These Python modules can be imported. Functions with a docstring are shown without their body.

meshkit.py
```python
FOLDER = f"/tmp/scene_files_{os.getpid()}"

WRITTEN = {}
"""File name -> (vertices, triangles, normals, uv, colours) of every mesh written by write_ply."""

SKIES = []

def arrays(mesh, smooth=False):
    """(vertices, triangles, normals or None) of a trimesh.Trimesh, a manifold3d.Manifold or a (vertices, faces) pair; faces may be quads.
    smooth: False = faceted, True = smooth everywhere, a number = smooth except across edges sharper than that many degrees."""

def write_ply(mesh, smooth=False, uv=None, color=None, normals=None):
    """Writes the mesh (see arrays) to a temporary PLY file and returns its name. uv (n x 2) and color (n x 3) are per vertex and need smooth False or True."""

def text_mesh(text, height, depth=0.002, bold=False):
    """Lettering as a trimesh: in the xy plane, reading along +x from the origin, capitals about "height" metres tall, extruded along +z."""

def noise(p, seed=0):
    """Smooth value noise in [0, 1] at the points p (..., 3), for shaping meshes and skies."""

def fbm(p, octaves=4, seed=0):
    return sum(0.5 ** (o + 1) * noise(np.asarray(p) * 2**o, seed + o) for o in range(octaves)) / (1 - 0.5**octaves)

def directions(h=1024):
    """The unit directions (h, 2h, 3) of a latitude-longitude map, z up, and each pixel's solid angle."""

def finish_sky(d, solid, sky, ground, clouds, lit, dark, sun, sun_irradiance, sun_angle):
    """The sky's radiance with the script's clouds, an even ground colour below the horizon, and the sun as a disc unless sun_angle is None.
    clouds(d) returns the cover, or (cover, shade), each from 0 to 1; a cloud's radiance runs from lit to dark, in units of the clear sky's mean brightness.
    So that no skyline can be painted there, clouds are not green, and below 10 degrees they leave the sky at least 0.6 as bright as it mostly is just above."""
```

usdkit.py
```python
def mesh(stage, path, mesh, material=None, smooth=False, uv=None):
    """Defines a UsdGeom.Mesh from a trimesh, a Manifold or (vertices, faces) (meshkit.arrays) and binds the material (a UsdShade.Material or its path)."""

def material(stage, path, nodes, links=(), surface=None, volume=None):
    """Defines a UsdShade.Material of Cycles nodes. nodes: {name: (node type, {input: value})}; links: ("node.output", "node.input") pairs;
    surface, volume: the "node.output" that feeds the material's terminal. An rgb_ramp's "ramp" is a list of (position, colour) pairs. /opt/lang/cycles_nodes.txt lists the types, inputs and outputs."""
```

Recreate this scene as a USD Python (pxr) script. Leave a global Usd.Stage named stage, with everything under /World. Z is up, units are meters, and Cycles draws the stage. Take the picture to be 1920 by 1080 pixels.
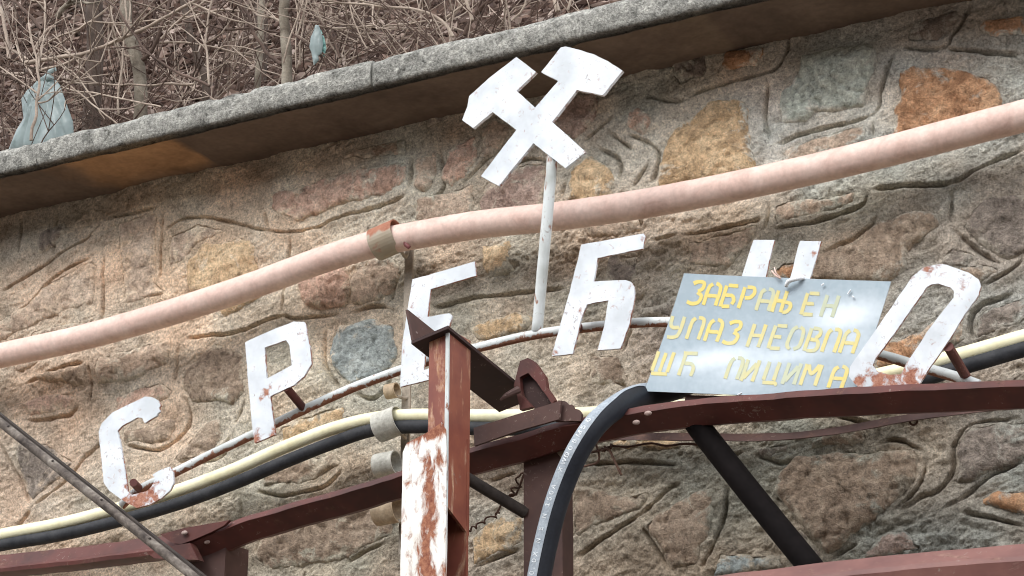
import math, random
import numpy as np, trimesh, usdkit
from meshkit import noise, fbm, text_mesh
from pxr import Gf, Sdf, Usd, UsdGeom, UsdLux, UsdShade, Vt
from scipy.spatial import Delaunay
from shapely.geometry import Polygon, Point, LineString
import mapbox_earcut as earcut
import shapely

stage = Usd.Stage.CreateInMemory()
UsdGeom.SetStageUpAxis(stage, 'Z')
UsdGeom.Xform.Define(stage, '/World')
rnd = random.Random(7)
rng = np.random.default_rng(7)

# ------------------------------------------------------------------ camera
PSI, TH, FPX, DIST, ZC = math.radians(27.06), math.radians(20.0), 3500.0, 6.3, 3.8
FW = np.array([-math.sin(PSI) * math.cos(TH), math.cos(PSI) * math.cos(TH), math.sin(TH)])
RT = np.array([math.cos(PSI), math.sin(PSI), 0.0])
UP = np.cross(RT, FW)
CAM = np.array([0, 0, ZC]) - DIST * FW
cam = UsdGeom.Camera.Define(stage, '/World/camera')
cam.CreateHorizontalApertureAttr(36.0)
cam.CreateVerticalApertureAttr(20.25)
cam.CreateFocalLengthAttr(36.0 * FPX / 1920)
cam.CreateClippingRangeAttr(Gf.Vec2f(0.05, 500))
cam.CreateExposureAttr(1.06)
M4 = Gf.Matrix4d(*RT, 0, *UP, 0, *(-FW), 0, *CAM, 1)
cam.AddTransformOp().Set(M4)

# ------------------------------------------------------------------ sky and sun (overcast)
SUN_EL, SUN_AZ = math.radians(44), math.radians(194)          # azimuth = atan2(x, y) of the direction towards the sun
sd = np.array([math.sin(SUN_AZ) * math.cos(SUN_EL), math.cos(SUN_AZ) * math.cos(SUN_EL), math.sin(SUN_EL)])
skym = usdkit.material(stage, '/World/Looks/sky', {
    'sky': ('sky_texture', {'sky_type': 'single_scattering', 'sun_disc': False, 'sun_elevation': SUN_EL, 'sun_rotation': SUN_AZ}),
    'tc': ('texture_coordinate', {}),
    'n': ('noise_texture', {'scale': 2.2, 'detail': 5.0, 'roughness': 0.55}),
    'r': ('rgb_ramp', {'ramp': [(0.25, (6.6, 6.9, 7.4)), (0.75, (9.6, 9.7, 9.9))]}),
    'm': ('mix_color', {'fac': 0.86, 'use_clamp': False}),
    'bg': ('background_shader', {'strength': 0.15})},
    [('tc.generated', 'n.vector'), ('n.fac', 'r.fac'), ('sky.color', 'm.a'), ('r.color', 'm.b'), ('m.result', 'bg.color')], surface='bg.background')
dome = UsdLux.DomeLight.Define(stage, '/World/sky')
UsdShade.MaterialBindingAPI.Apply(dome.GetPrim()).Bind(skym)
dome.GetPrim().SetCustomDataByKey('kind', 'structure')
sun = UsdLux.DistantLight.Define(stage, '/World/sun')
sun.CreateIntensityAttr(0.30)
sun.CreateNormalizeAttr(True)
sun.CreateAngleAttr(26.0)
sun.CreateColorAttr(Gf.Vec3f(1.0, 0.975, 0.945))
zax = Gf.Vec3d(*sd)
xax = Gf.Cross(Gf.Vec3d(0, 0, 1), zax).GetNormalized()
yax = Gf.Cross(zax, xax)
sun.AddTransformOp().Set(Gf.Matrix4d(*xax, 0, *yax, 0, *zax, 0, 0, 0, 12, 1))


# ------------------------------------------------------------------ helpers
def U(px, py, y):
    """The point at depth plane y that the photograph shows at this pixel (1920 x 1080)."""
    d = FW * FPX + RT * (px - 960) - UP * (py - 540)
    return CAM + d * ((y - CAM[1]) / d[1])


def UL(pts, y):
    return np.array([U(p[0], p[1], y if len(p) < 3 else p[2]) for p in pts])


used = {}


def path_for(name, parent):
    base = parent + '/' + name
    k = used.get(base, 0)
    used[base] = k + 1
    return base if k == 0 else '%s_%03d' % (base, k)


def data(prim, label=None, cat=None, group=None, kind=None):
    for k, v in (('label', label), ('category', cat), ('group', group), ('kind', kind)):
        if v:
            prim.SetCustomDataByKey(k, v)
    return prim


def thing(name, label=None, cat=None, group=None, kind=None):
    x = UsdGeom.Xform.Define(stage, path_for(name, '/World'))
    return data(x.GetPrim(), label, cat, group, kind)


def obj(name, mesh, mat, parent=None, smooth=False, label=None, cat=None, group=None, kind=None, attrs=None):
    p = path_for(name, str(parent.GetPath()) if parent is not None else '/World')
    m = usdkit.mesh(stage, p, mesh, mat, smooth=smooth)
    for k, v in (attrs or {}).items():
        v = np.asarray(v, np.float32)
        if v.ndim == 1:
            UsdGeom.PrimvarsAPI(m).CreatePrimvar(k, Sdf.ValueTypeNames.FloatArray, 'vertex').Set(Vt.FloatArray.FromNumpy(v))
        else:
            UsdGeom.PrimvarsAPI(m).CreatePrimvar(k, Sdf.ValueTypeNames.Color3fArray, 'vertex').Set(Vt.Vec3fArray.FromNumpy(v))
    return data(m.GetPrim(), label, cat, group, kind)


def spline(pts, step=0.03):
    """Catmull-Rom through the points, about one sample per step metres."""
    p = np.asarray(pts, float)
    if len(p) == 2:
        n = max(2, int(np.linalg.norm(p[1] - p[0]) / step) + 1)
        return p[0] + (p[1] - p[0]) * np.linspace(0, 1, n)[:, None]
    q = np.vstack([2 * p[0] - p[1], p, 2 * p[-1] - p[-2]])
    out = []
    for i in range(1, len(q) - 2):
        n = max(2, int(np.linalg.norm(q[i + 1] - q[i]) / step) + 1)
        t = np.linspace(0, 1, n, endpoint=False)[:, None]
        a, b, c, d = q[i - 1], q[i], q[i + 1], q[i + 2]
        out.append(0.5 * (2 * b + (c - a) * t + (2 * a - 5 * b + 4 * c - d) * t * t + (3 * b - a - 3 * c + d) * t ** 3))
    return np.vstack(out + [p[-1:]])


def frames(p):
    t = np.gradient(p, axis=0)
    t /= np.maximum(np.linalg.norm(t, axis=1, keepdims=True), 1e-9)
    a = np.array([0, 0, 1.0]) if abs(t[0][2]) < 0.9 else np.array([1.0, 0, 0])
    n = np.cross(t[0], a)
    n /= np.linalg.norm(n)
    N = [n]
    for i in range(1, len(p)):
        n = n - t[i] * np.dot(n, t[i])
        n /= np.linalg.norm(n)
        N.append(n)
    N = np.array(N)
    return t, N, np.cross(t, N)


def tube(pts, r, n=14, step=0.03, rough=0.0, seed=0, sp=True):
    p = spline(pts, step) if sp else np.asarray(pts, float)
    t, N, B = frames(p)
    r = np.interp(np.linspace(0, 1, len(p)), np.linspace(0, 1, np.size(r)), np.atleast_1d(r))
    a = np.linspace(0, 2 * np.pi, n, endpoint=False)
    off = N[:, None] * np.cos(a)[None, :, None] + B[:, None] * np.sin(a)[None, :, None]
    rr = r[:, None, None]
    if rough:
        rr = rr * (1 + rough * (fbm(p[:, None] * 30 + off * 1.5, 3, seed)[..., None] - 0.5) * 2)
    v = (p[:, None] + off * rr).reshape(-1, 3)
    f = []
    for i in range(len(p) - 1):
        k = np.arange(n)
        k2 = (k + 1) % n
        f.append(np.stack([i * n + k, i * n + k2, (i + 1) * n + k2], 1))
        f.append(np.stack([i * n + k, (i + 1) * n + k2, (i + 1) * n + k], 1))
    v = np.vstack([v, p[0], p[-1]])
    c0, c1 = len(v) - 2, len(v) - 1
    k = np.arange(n)
    k2 = (k + 1) % n
    f.append(np.stack([k2, k, np.full(n, c0)], 1))
    f.append(np.stack([(len(p) - 1) * n + k, (len(p) - 1) * n + k2, np.full(n, c1)], 1))
    return trimesh.Trimesh(v, np.vstack(f), process=False)


def cat(ms):
    return trimesh.util.concatenate(ms)


def prism(poly, y, thick, holes=(), size=None, px=True, jitter=0.0, seed=0):
    """A plate parallel to the wall: outline given in photo pixels (or x, z metres), front face at y, thick metres deep."""
    conv = (lambda L: [(q[0], q[2]) for q in UL(L, y)]) if px else (lambda L: list(L))
    P = Polygon(conv(poly), [conv(h) for h in holes]).buffer(0)
    if jitter:
        P = shapely.segmentize(P, 0.012)
        def jit(x):
            q = np.column_stack([x, np.zeros(len(x))])
            return x + jitter * 2 * np.column_stack([fbm(q * 60, 3, seed) - 0.5, fbm(q * 60 + 9.3, 3, seed + 5) - 0.5])
        P = shapely.transform(P, jit).buffer(0)
    if P.geom_type != 'Polygon':
        P = max(P.geoms, key=lambda g: g.area)
    m = trimesh.creation.extrude_polygon(P, thick, engine='earcut')
    v = m.vertices
    m = trimesh.Trimesh(np.column_stack([v[:, 0], y + v[:, 2], v[:, 1]]), m.faces[:, ::-1], process=False)
    if size:
        v2, f2 = trimesh.remesh.subdivide_to_size(m.vertices, m.faces, size)
        m = trimesh.Trimesh(v2, f2, process=False)
        m.merge_vertices()
    return m


def box(lo, hi):
    lo, hi = np.asarray(lo, float), np.asarray(hi, float)
    m = trimesh.creation.box(hi - lo)
    m.apply_translation((lo + hi) / 2)
    return m


def hexa(a, b):
    """Solid between two quads (4 points each, same order)."""
    v = np.vstack([a, b])
    m = trimesh.convex.convex_hull(v)
    return m


def sweep(path, prof, step=0.05, rough=0.0):
    """Profile (n along the in-plane normal, d along +y) carried along a path parallel to the wall."""
    p = spline(path, step)
    t = np.gradient(p, axis=0)
    t /= np.linalg.norm(t, axis=1, keepdims=True)
    Y = np.array([0, 1.0, 0])
    N = np.cross(t, Y)
    N = np.where(N[:, 2:3] < 0, -N, N)
    prof = np.asarray(prof, float)
    k = len(prof)
    v = (p[:, None] + N[:, None] * prof[None, :, :1] + Y * prof[None, :, 1:2]).reshape(-1, 3)
    if rough:
        v = v + rough * 2 * (np.column_stack([fbm(v * 14, 3, 1), fbm(v * 14, 3, 2), fbm(v * 14, 3, 3)]) - 0.5)
    f = []
    a = np.arange(k)
    b = (a + 1) % k
    for i in range(len(p) - 1):
        f.append(np.stack([i * k + a, i * k + b, (i + 1) * k + b], 1))
        f.append(np.stack([i * k + a, (i + 1) * k + b, (i + 1) * k + a], 1))
    cap = earcut.triangulate_float64(prof, np.array([k], np.uint32)).reshape(-1, 3).astype(int)
    f.append(cap)
    f.append(cap[:, ::-1] + (len(p) - 1) * k)
    m = trimesh.Trimesh(v, np.vstack(f), process=False)
    m.fix_normals()
    return m


# ------------------------------------------------------------------ materials
L = '/World/Looks/'


def noisy(name, stops, scale=12.0, detail=6.0, rough=0.85, bump=0.4, bscale=60.0, bdist=0.01, spec=0.3, distort=0.4, fine=0.25, tint=None, pits=0.0, frough=0.7, fdetail=5.0):
    """Mottled matt surface: a ramp over coarse noise, darkened and lightened by fine noise, with fine relief."""
    nodes = {'g': ('geometry', {}),
             'n': ('noise_texture', {'scale': scale, 'detail': detail, 'roughness': 0.62, 'distortion': distort}),
             'r': ('rgb_ramp', {'ramp': stops}),
             'n2': ('noise_texture', {'scale': bscale, 'detail': fdetail, 'roughness': frough}),
             'pt': ('map_range', {'from_min': 0.30, 'from_max': 0.42, 'to_min': 1 - pits, 'to_max': 1.0, 'clamp': True}), 'pm': ('math', {'math_type': 'multiply'}), 'n4': ('noise_texture', {'scale': 125.0, 'detail': 3.0, 'roughness': 0.7, 'distortion': 0.6}), 'm4': ('map_range', {'from_min': 0.34, 'from_max': 0.66, 'to_min': 1 - 0.75 * pits, 'to_max': 1 + 0.65 * pits}), 'p4': ('math', {'math_type': 'multiply'}), 'h4': ('math', {'math_type': 'multiply_add', 'value2': 0.8 if pits else 0.0}),
             'mr': ('map_range', {'from_min': 0.3, 'from_max': 0.7, 'to_min': 1 - fine, 'to_max': 1 + fine}),
             'mul': ('mix_color', {'blend_type': 'multiply', 'fac': 1.0, 'use_clamp': False}),
             'b': ('bump', {'strength': bump, 'distance': bdist}),
             'p': ('principled_bsdf', {'roughness': rough, 'specular_ior_level': spec})}
    links = [('g.position', 'n.vector'), ('g.position', 'n2.vector'), ('n.fac', 'r.fac'), ('n2.fac', 'mr.value'), ('r.color', 'mul.a'), ('n2.fac', 'pt.value'), ('pt.result', 'pm.value1'), ('mr.result', 'pm.value2'), ('g.position', 'n4.vector'), ('n4.fac', 'm4.value'), ('pm.value', 'p4.value1'), ('m4.result', 'p4.value2'), ('p4.value', 'mul.b'),
             ('n4.fac', 'h4.value1'), ('n2.fac', 'h4.value3'), ('h4.value', 'b.height'), ('b.normal', 'p.normal')]
    last = 'mul.result'
    if tint:
        nodes['at'] = ('attribute', {'attribute': tint})
        nodes['mt'] = ('mix_color', {'blend_type': 'multiply', 'fac': 1.0, 'use_clamp': False})
        links += [(last, 'mt.a'), ('at.color', 'mt.b')]
        last = 'mt.result'
    links.append((last, 'p.base_color'))
    return usdkit.material(stage, L + name, nodes, links, surface='p.BSDF')


def painted(name, paint, paint2, rust, rust2, nscale=22.0, stretch=(1, 1, 1), lo=0.60, hi=0.66, amount=0.35, rough=0.5, bump=0.25, chips=0.6, chipc=(0.22, 0.17, 0.14)):
    """Paint with rust breaking through where noise and the 'rust' attribute are high."""
    return usdkit.material(stage, L + name, {
        'g': ('geometry', {}),
        'mp': ('mapping', {'scale': stretch}),
        'n': ('noise_texture', {'scale': nscale, 'detail': 8.0, 'roughness': 0.65, 'distortion': 0.5}),
        'nb': ('noise_texture', {'scale': 90.0, 'detail': 4.0, 'roughness': 0.7}),
        'nd': ('noise_texture', {'scale': 7.0, 'detail': 5.0, 'roughness': 0.6}),
        'at': ('attribute', {'attribute': 'rust'}),
        'ma': ('math', {'math_type': 'multiply_add', 'value2': amount}),
        'mask': ('map_range', {'from_min': lo, 'from_max': hi, 'to_min': 0.0, 'to_max': 1.0, 'clamp': True}),
        'pr': ('rgb_ramp', {'ramp': [(0.34, paint2), (0.58, paint)]}),
        'rr': ('rgb_ramp', {'ramp': [(0.3, rust), (0.7, rust2)]}),
        'mx': ('mix_color', {}), 'nc': ('noise_texture', {'scale': 70.0, 'detail': 5.0, 'roughness': 0.7, 'distortion': 0.8}), 'cm': ('map_range', {'from_min': 0.925, 'from_max': 0.98, 'to_min': 0.0, 'to_max': chips, 'clamp': True}), 'cx': ('mix_color', {'b': chipc}), 'cn': ('math', {'math_type': 'multiply_add', 'value2': 0.55}),
        'inv': ('math', {'math_type': 'multiply_add', 'value2': -0.6, 'value3': 1.0}),
        'nh': ('math', {'math_type': 'multiply_add', 'value2': 0.3}),
        'b': ('bump', {'strength': bump, 'distance': 0.004}),
        'rg': ('map_range', {'from_min': 0.0, 'from_max': 1.0, 'to_min': rough, 'to_max': 0.9}),
        'p': ('principled_bsdf', {'specular_ior_level': 0.35})},
        [('g.position', 'mp.vector'), ('mp.vector', 'n.vector'), ('g.position', 'nb.vector'), ('g.position', 'nd.vector'),
         ('at.fac', 'ma.value1'), ('n.fac', 'ma.value3'), ('ma.value', 'mask.value'), ('nd.fac', 'pr.fac'), ('nb.fac', 'rr.fac'),
         ('mask.result', 'mx.fac'), ('nd.fac', 'cn.value1'), ('nc.fac', 'cn.value3'), ('cn.value', 'cm.value'), ('cm.result', 'cx.fac'), ('pr.color', 'cx.a'), ('cx.result', 'mx.a'), ('rr.color', 'mx.b'), ('mx.result', 'p.base_color'),
         ('mask.result', 'inv.value1'), ('nb.fac', 'nh.value1'), ('inv.value', 'nh.value3'), ('nh.value', 'b.height'), ('b.normal', 'p.normal'),
         ('mask.result', 'rg.value'), ('rg.result', 'p.roughness')], surface='p.BSDF')


M = {}
M['mortar'] = noisy('mortar', [(0.25, (0.50, 0.48, 0.45)), (0.42, (0.82, 0.80, 0.78)), (0.58, (1.10, 1.09, 1.08)), (0.8, (1.32, 1.31, 1.28))], 6.0, 12.0, 0.93, 1.0, 48.0, 0.014, 0.12, 0.5, 0.40, tint='tint', pits=0.50, frough=0.80, fdetail=9.0)
STONE = {
    'ochre': [(0.25, (0.20, 0.12, 0.055)), (0.5, (0.36, 0.24, 0.12)), (0.75, (0.45, 0.34, 0.20))],
    'orange': [(0.25, (0.17, 0.075, 0.03)), (0.5, (0.30, 0.15, 0.065)), (0.75, (0.38, 0.24, 0.13))],
    'gold': [(0.25, (0.26, 0.165, 0.085)), (0.5, (0.40, 0.275, 0.145)), (0.75, (0.46, 0.35, 0.215))],
    'tan': [(0.25, (0.18, 0.125, 0.085)), (0.5, (0.32, 0.235, 0.165)), (0.75, (0.42, 0.33, 0.24))],
    'pink': [(0.25, (0.21, 0.115, 0.075)), (0.5, (0.35, 0.22, 0.155)), (0.75, (0.44, 0.32, 0.23))],
    'purple': [(0.25, (0.15, 0.095, 0.072)), (0.5, (0.26, 0.18, 0.14)), (0.75, (0.36, 0.275, 0.225))],
    'blue': [(0.25, (0.13, 0.15, 0.145)), (0.5, (0.21, 0.235, 0.225)), (0.75, (0.30, 0.32, 0.29))],
    'green': [(0.25, (0.20, 0.22, 0.18)), (0.5, (0.29, 0.31, 0.26)), (0.75, (0.36, 0.36, 0.30))],
    'dark': [(0.25, (0.085, 0.068, 0.055)), (0.5, (0.155, 0.125, 0.10)), (0.75, (0.23, 0.19, 0.155))],
    'brown': [(0.25, (0.12, 0.08, 0.05)), (0.5, (0.215, 0.155, 0.105)), (0.75, (0.31, 0.24, 0.17))],
}
def stone_mat(name, stops):
    stops = [(p, tuple(1.80 * (0.82 * c + 0.20 * sum(col) / 3) for c in col)) for p, col in stops]
    return usdkit.material(stage, L + name, {
        'g': ('geometry', {}),
        'n': ('noise_texture', {'scale': 8.0, 'detail': 11.0, 'roughness': 0.66, 'distortion': 0.8}), 'r': ('rgb_ramp', {'ramp': stops}),
        'n2': ('noise_texture', {'scale': 42.0, 'detail': 9.0, 'roughness': 0.80}), 'pt': ('map_range', {'from_min': 0.30, 'from_max': 0.42, 'to_min': 0.42, 'to_max': 1.0, 'clamp': True}), 'pm': ('math', {'math_type': 'multiply'}), 'n4': ('noise_texture', {'scale': 115.0, 'detail': 3.0, 'roughness': 0.7, 'distortion': 0.6}), 'm4': ('map_range', {'from_min': 0.34, 'from_max': 0.66, 'to_min': 0.76, 'to_max': 1.26}), 'p4': ('math', {'math_type': 'multiply'}), 'h4': ('math', {'math_type': 'multiply_add', 'value2': 0.8}), 'mr': ('map_range', {'from_min': 0.33, 'from_max': 0.67, 'to_min': 0.50, 'to_max': 1.42}),
        'n3': ('noise_texture', {'scale': 13.0, 'detail': 9.0, 'roughness': 0.7, 'distortion': 0.6}),
        'sm': ('attribute', {'attribute': 'smear'}), 'ad': ('math', {'math_type': 'add'}), 'mk': ('map_range', {'from_min': 0.60, 'from_max': 0.70, 'to_min': 0.0, 'to_max': 0.92, 'clamp': True}),
        'at': ('attribute', {'attribute': 'tint'}), 'mx': ('mix_color', {}), 'mul': ('mix_color', {'blend_type': 'multiply', 'fac': 1.0, 'use_clamp': False}),
        'b': ('bump', {'strength': 1.0, 'distance': 0.014}), 'p': ('principled_bsdf', {'roughness': 0.9, 'specular_ior_level': 0.15})},
        [('g.position', 'n.vector'), ('g.position', 'n2.vector'), ('g.position', 'n3.vector'), ('n.fac', 'r.fac'), ('n2.fac', 'mr.value'), ('n3.fac', 'ad.value1'), ('sm.fac', 'ad.value2'), ('ad.value', 'mk.value'),
         ('mk.result', 'mx.fac'), ('r.color', 'mx.a'), ('at.color', 'mx.b'), ('mx.result', 'mul.a'), ('n2.fac', 'pt.value'), ('pt.result', 'pm.value1'), ('mr.result', 'pm.value2'), ('g.position', 'n4.vector'), ('n4.fac', 'm4.value'), ('pm.value', 'p4.value1'), ('m4.result', 'p4.value2'), ('p4.value', 'mul.b'), ('mul.result', 'p.base_color'), ('n4.fac', 'h4.value1'), ('n2.fac', 'h4.value3'), ('h4.value', 'b.height'), ('b.normal', 'p.normal')], surface='p.BSDF')


for k, s in STONE.items():
    M['stone_' + k] = stone_mat('stone_' + k, s)
M['concrete'] = noisy('concrete', [(0.30, (0.085, 0.08, 0.07)), (0.40, (0.25, 0.245, 0.22)), (0.56, (0.36, 0.35, 0.315)), (0.72, (0.52, 0.505, 0.45))], 17.0, 12.0, 0.92, 0.9, 42.0, 0.012, 0.15, 1.0, 0.42, pits=0.6, frough=0.8, fdetail=9.0)
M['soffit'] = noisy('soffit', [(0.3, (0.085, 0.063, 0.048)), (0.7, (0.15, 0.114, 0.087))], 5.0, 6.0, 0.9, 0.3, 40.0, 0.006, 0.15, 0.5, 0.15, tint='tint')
M['soil'] = noisy('soil', [(0.3, (0.03, 0.021, 0.016)), (0.7, (0.09, 0.064, 0.048))], 9.0, 8.0, 0.95, 0.8, 60.0, 0.02, 0.1)
M['gravel'] = noisy('gravel', [(0.3, (0.045, 0.038, 0.030)), (0.7, (0.11, 0.093, 0.075))], 3.0, 8.0, 0.95, 0.8, 40.0, 0.02, 0.1)
M['bark'] = noisy('bark', [(0.3, (0.10, 0.08, 0.06)), (0.55, (0.215, 0.185, 0.145)), (0.8, (0.32, 0.29, 0.235))], 14.0, 8.0, 0.9, 0.6, 110.0, 0.006, 0.15)
M['bark_dark'] = noisy('bark_dark', [(0.3, (0.045, 0.033, 0.026)), (0.7, (0.115, 0.085, 0.068))], 14.0, 8.0, 0.9, 0.6, 110.0, 0.006, 0.15)
M['twig'] = noisy('twig', [(0.3, (0.21, 0.16, 0.125)), (0.7, (0.45, 0.37, 0.30))], 10.0, 4.0, 0.85, 0.4, 120.0, 0.003, 0.2)
M['twig_dark'] = noisy('twig_dark', [(0.3, (0.055, 0.036, 0.028)), (0.7, (0.14, 0.095, 0.075))], 10.0, 4.0, 0.85, 0.4, 120.0, 0.003, 0.2)
M['white'] = painted('white_paint', (0.62, 0.65, 0.68), (0.47, 0.50, 0.52), (0.19, 0.055, 0.032), (0.42, 0.22, 0.15), 42.0, lo=0.60, hi=0.76, amount=0.33, chips=0.75, chipc=(0.20, 0.15, 0.125))
M['pole'] = painted('pole_paint', (0.56, 0.59, 0.58), (0.40, 0.42, 0.40), (0.17, 0.06, 0.035), (0.30, 0.15, 0.09), 30.0, (1, 1, 0.35), lo=0.60, hi=0.67, amount=0.35)
M['red'] = painted('red_primer', (0.088, 0.023, 0.017), (0.048, 0.014, 0.011), (0.025, 0.011, 0.008), (0.19, 0.10, 0.07), 18.0, lo=0.58, hi=0.74, amount=0.3, rough=0.65)
M['red_pale'] = painted('red_primer_pale', (0.15, 0.064, 0.052), (0.10, 0.040, 0.034), (0.07, 0.03, 0.022), (0.27, 0.16, 0.125), 12.0, (1, 1, 3), lo=0.60, hi=0.75, amount=0.3, rough=0.55)
M['brown_steel'] = painted('brown_steel', (0.070, 0.034, 0.027), (0.042, 0.021, 0.018), (0.03, 0.015, 0.012), (0.17, 0.095, 0.07), 18.0, lo=0.60, hi=0.75, amount=0.3, rough=0.7)
M['shaded_steel'] = painted('shaded_steel', (0.036, 0.016, 0.014), (0.022, 0.010, 0.009), (0.02, 0.01, 0.008), (0.10, 0.055, 0.04), 18.0, lo=0.62, hi=0.75, amount=0.3, rough=0.75)  # darker copy of brown_steel; shade of underside and recesses put into its colour
M['peel'] = painted('peeling_white', (0.76, 0.75, 0.71), (0.66, 0.63, 0.57), (0.15, 0.042, 0.026), (0.36, 0.16, 0.09), 34.0, (1, 1, 0.40), lo=0.56, hi=0.70, amount=0.40, bump=0.5)
M['rusty'] = painted('rusty_angle', (0.235, 0.075, 0.045), (0.16, 0.045, 0.032), (0.40, 0.19, 0.08), (0.55, 0.38, 0.28), 24.0, (1, 1, 0.22), lo=0.56, hi=0.68, amount=0.3)
M['black'] = noisy('black_steel', [(0.3, (0.004, 0.003, 0.003)), (0.7, (0.008, 0.006, 0.006))], 12.0, 4.0, 0.8, 0.2, 80.0, 0.002, 0.08)
M['rubber'] = noisy('rubber', [(0.3, (0.008, 0.009, 0.013)), (0.7, (0.014, 0.016, 0.021))], 9.0, 5.0, 0.55, 0.12, 120.0, 0.002, 0.22)
M['rubber_dusty'] = noisy('rubber_dusty', [(0.35, (0.014, 0.015, 0.018)), (0.75, (0.042, 0.043, 0.046))], 14.0, 8.0, 0.65, 0.2, 120.0, 0.002, 0.22)
M['stripe'] = noisy('cable_stripe', [(0.3, (0.19, 0.22, 0.25)), (0.7, (0.30, 0.335, 0.365))], 22.0, 6.0, 0.5, 0.1, 150.0, 0.001, 0.4)
M['print'] = noisy('cable_print', [(0.3, (0.50, 0.53, 0.55)), (0.7, (0.70, 0.72, 0.73))], 60.0, 5.0, 0.6, 0.1, 150.0, 0.001, 0.3)
M['pink'] = noisy('pink_pipe', [(0.28, (0.50, 0.335, 0.28)), (0.45, (0.62, 0.445, 0.38)), (0.75, (0.70, 0.54, 0.47))], 9.0, 10.0, 0.62, 0.2, 60.0, 0.004, 0.25, 1.2, 0.12)
M['pink_dark'] = noisy('pink_pipe_red', [(0.3, (0.12, 0.035, 0.035)), (0.7, (0.18, 0.06, 0.055))], 14.0, 4.0, 0.5, 0.1, 60.0, 0.002)
M['cream'] = noisy('cream_pipe', [(0.25, (0.66, 0.60, 0.36)), (0.5, (0.78, 0.74, 0.50)), (0.8, (0.82, 0.79, 0.58))], 9.0, 7.0, 0.5, 0.1, 60.0, 0.003, 0.4, 0.4, 0.06)
M['sleeve'] = noisy('sleeve_grey', [(0.25, (0.30, 0.29, 0.25)), (0.5, (0.42, 0.41, 0.36)), (0.8, (0.52, 0.51, 0.46))], 16.0, 7.0, 0.6, 0.2, 80.0, 0.003)
M['sleeve_brown'] = noisy('sleeve_brown', [(0.25, (0.22, 0.15, 0.09)), (0.5, (0.38, 0.29, 0.19)), (0.8, (0.50, 0.42, 0.31))], 16.0, 7.0, 0.6, 0.2, 80.0, 0.003)
M['sleeve_rust'] = painted('sleeve_rust', (0.36, 0.31, 0.24), (0.30, 0.25, 0.18), (0.26, 0.10, 0.06), (0.36, 0.17, 0.11), 18.0, lo=0.6, hi=0.75, amount=0.6)
M['strap'] = noisy('strap_metal', [(0.3, (0.22, 0.185, 0.14)), (0.7, (0.36, 0.31, 0.25))], 14.0, 6.0, 0.6, 0.2, 80.0, 0.003)
M['wood'] = noisy('old_bar', [(0.34, (0.030, 0.022, 0.018)), (0.52, (0.11, 0.09, 0.075)), (0.72, (0.25, 0.22, 0.185))], 22.0, 7.0, 0.75, 0.4, 70.0, 0.004, 0.25)
M['wood_dark'] = noisy('old_bar_dark', [(0.3, (0.022, 0.017, 0.015)), (0.7, (0.05, 0.040, 0.034))], 16.0, 7.0, 0.8, 0.3, 70.0, 0.004, 0.2)
M['wire'] = noisy('wire', [(0.3, (0.05, 0.028, 0.02)), (0.7, (0.11, 0.06, 0.042))], 30.0, 4.0, 0.8, 0.2, 120.0, 0.001, 0.2)
M['bolt'] = noisy('bolt', [(0.3, (0.19, 0.12, 0.10)), (0.7, (0.34, 0.27, 0.24))], 30.0, 4.0, 0.7, 0.3, 120.0, 0.002, 0.3)
M['tie'] = noisy('tie', [(0.3, (0.55, 0.57, 0.58)), (0.7, (0.72, 0.73, 0.74))], 20.0, 4.0, 0.6, 0.1, 120.0, 0.001, 0.3)
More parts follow.
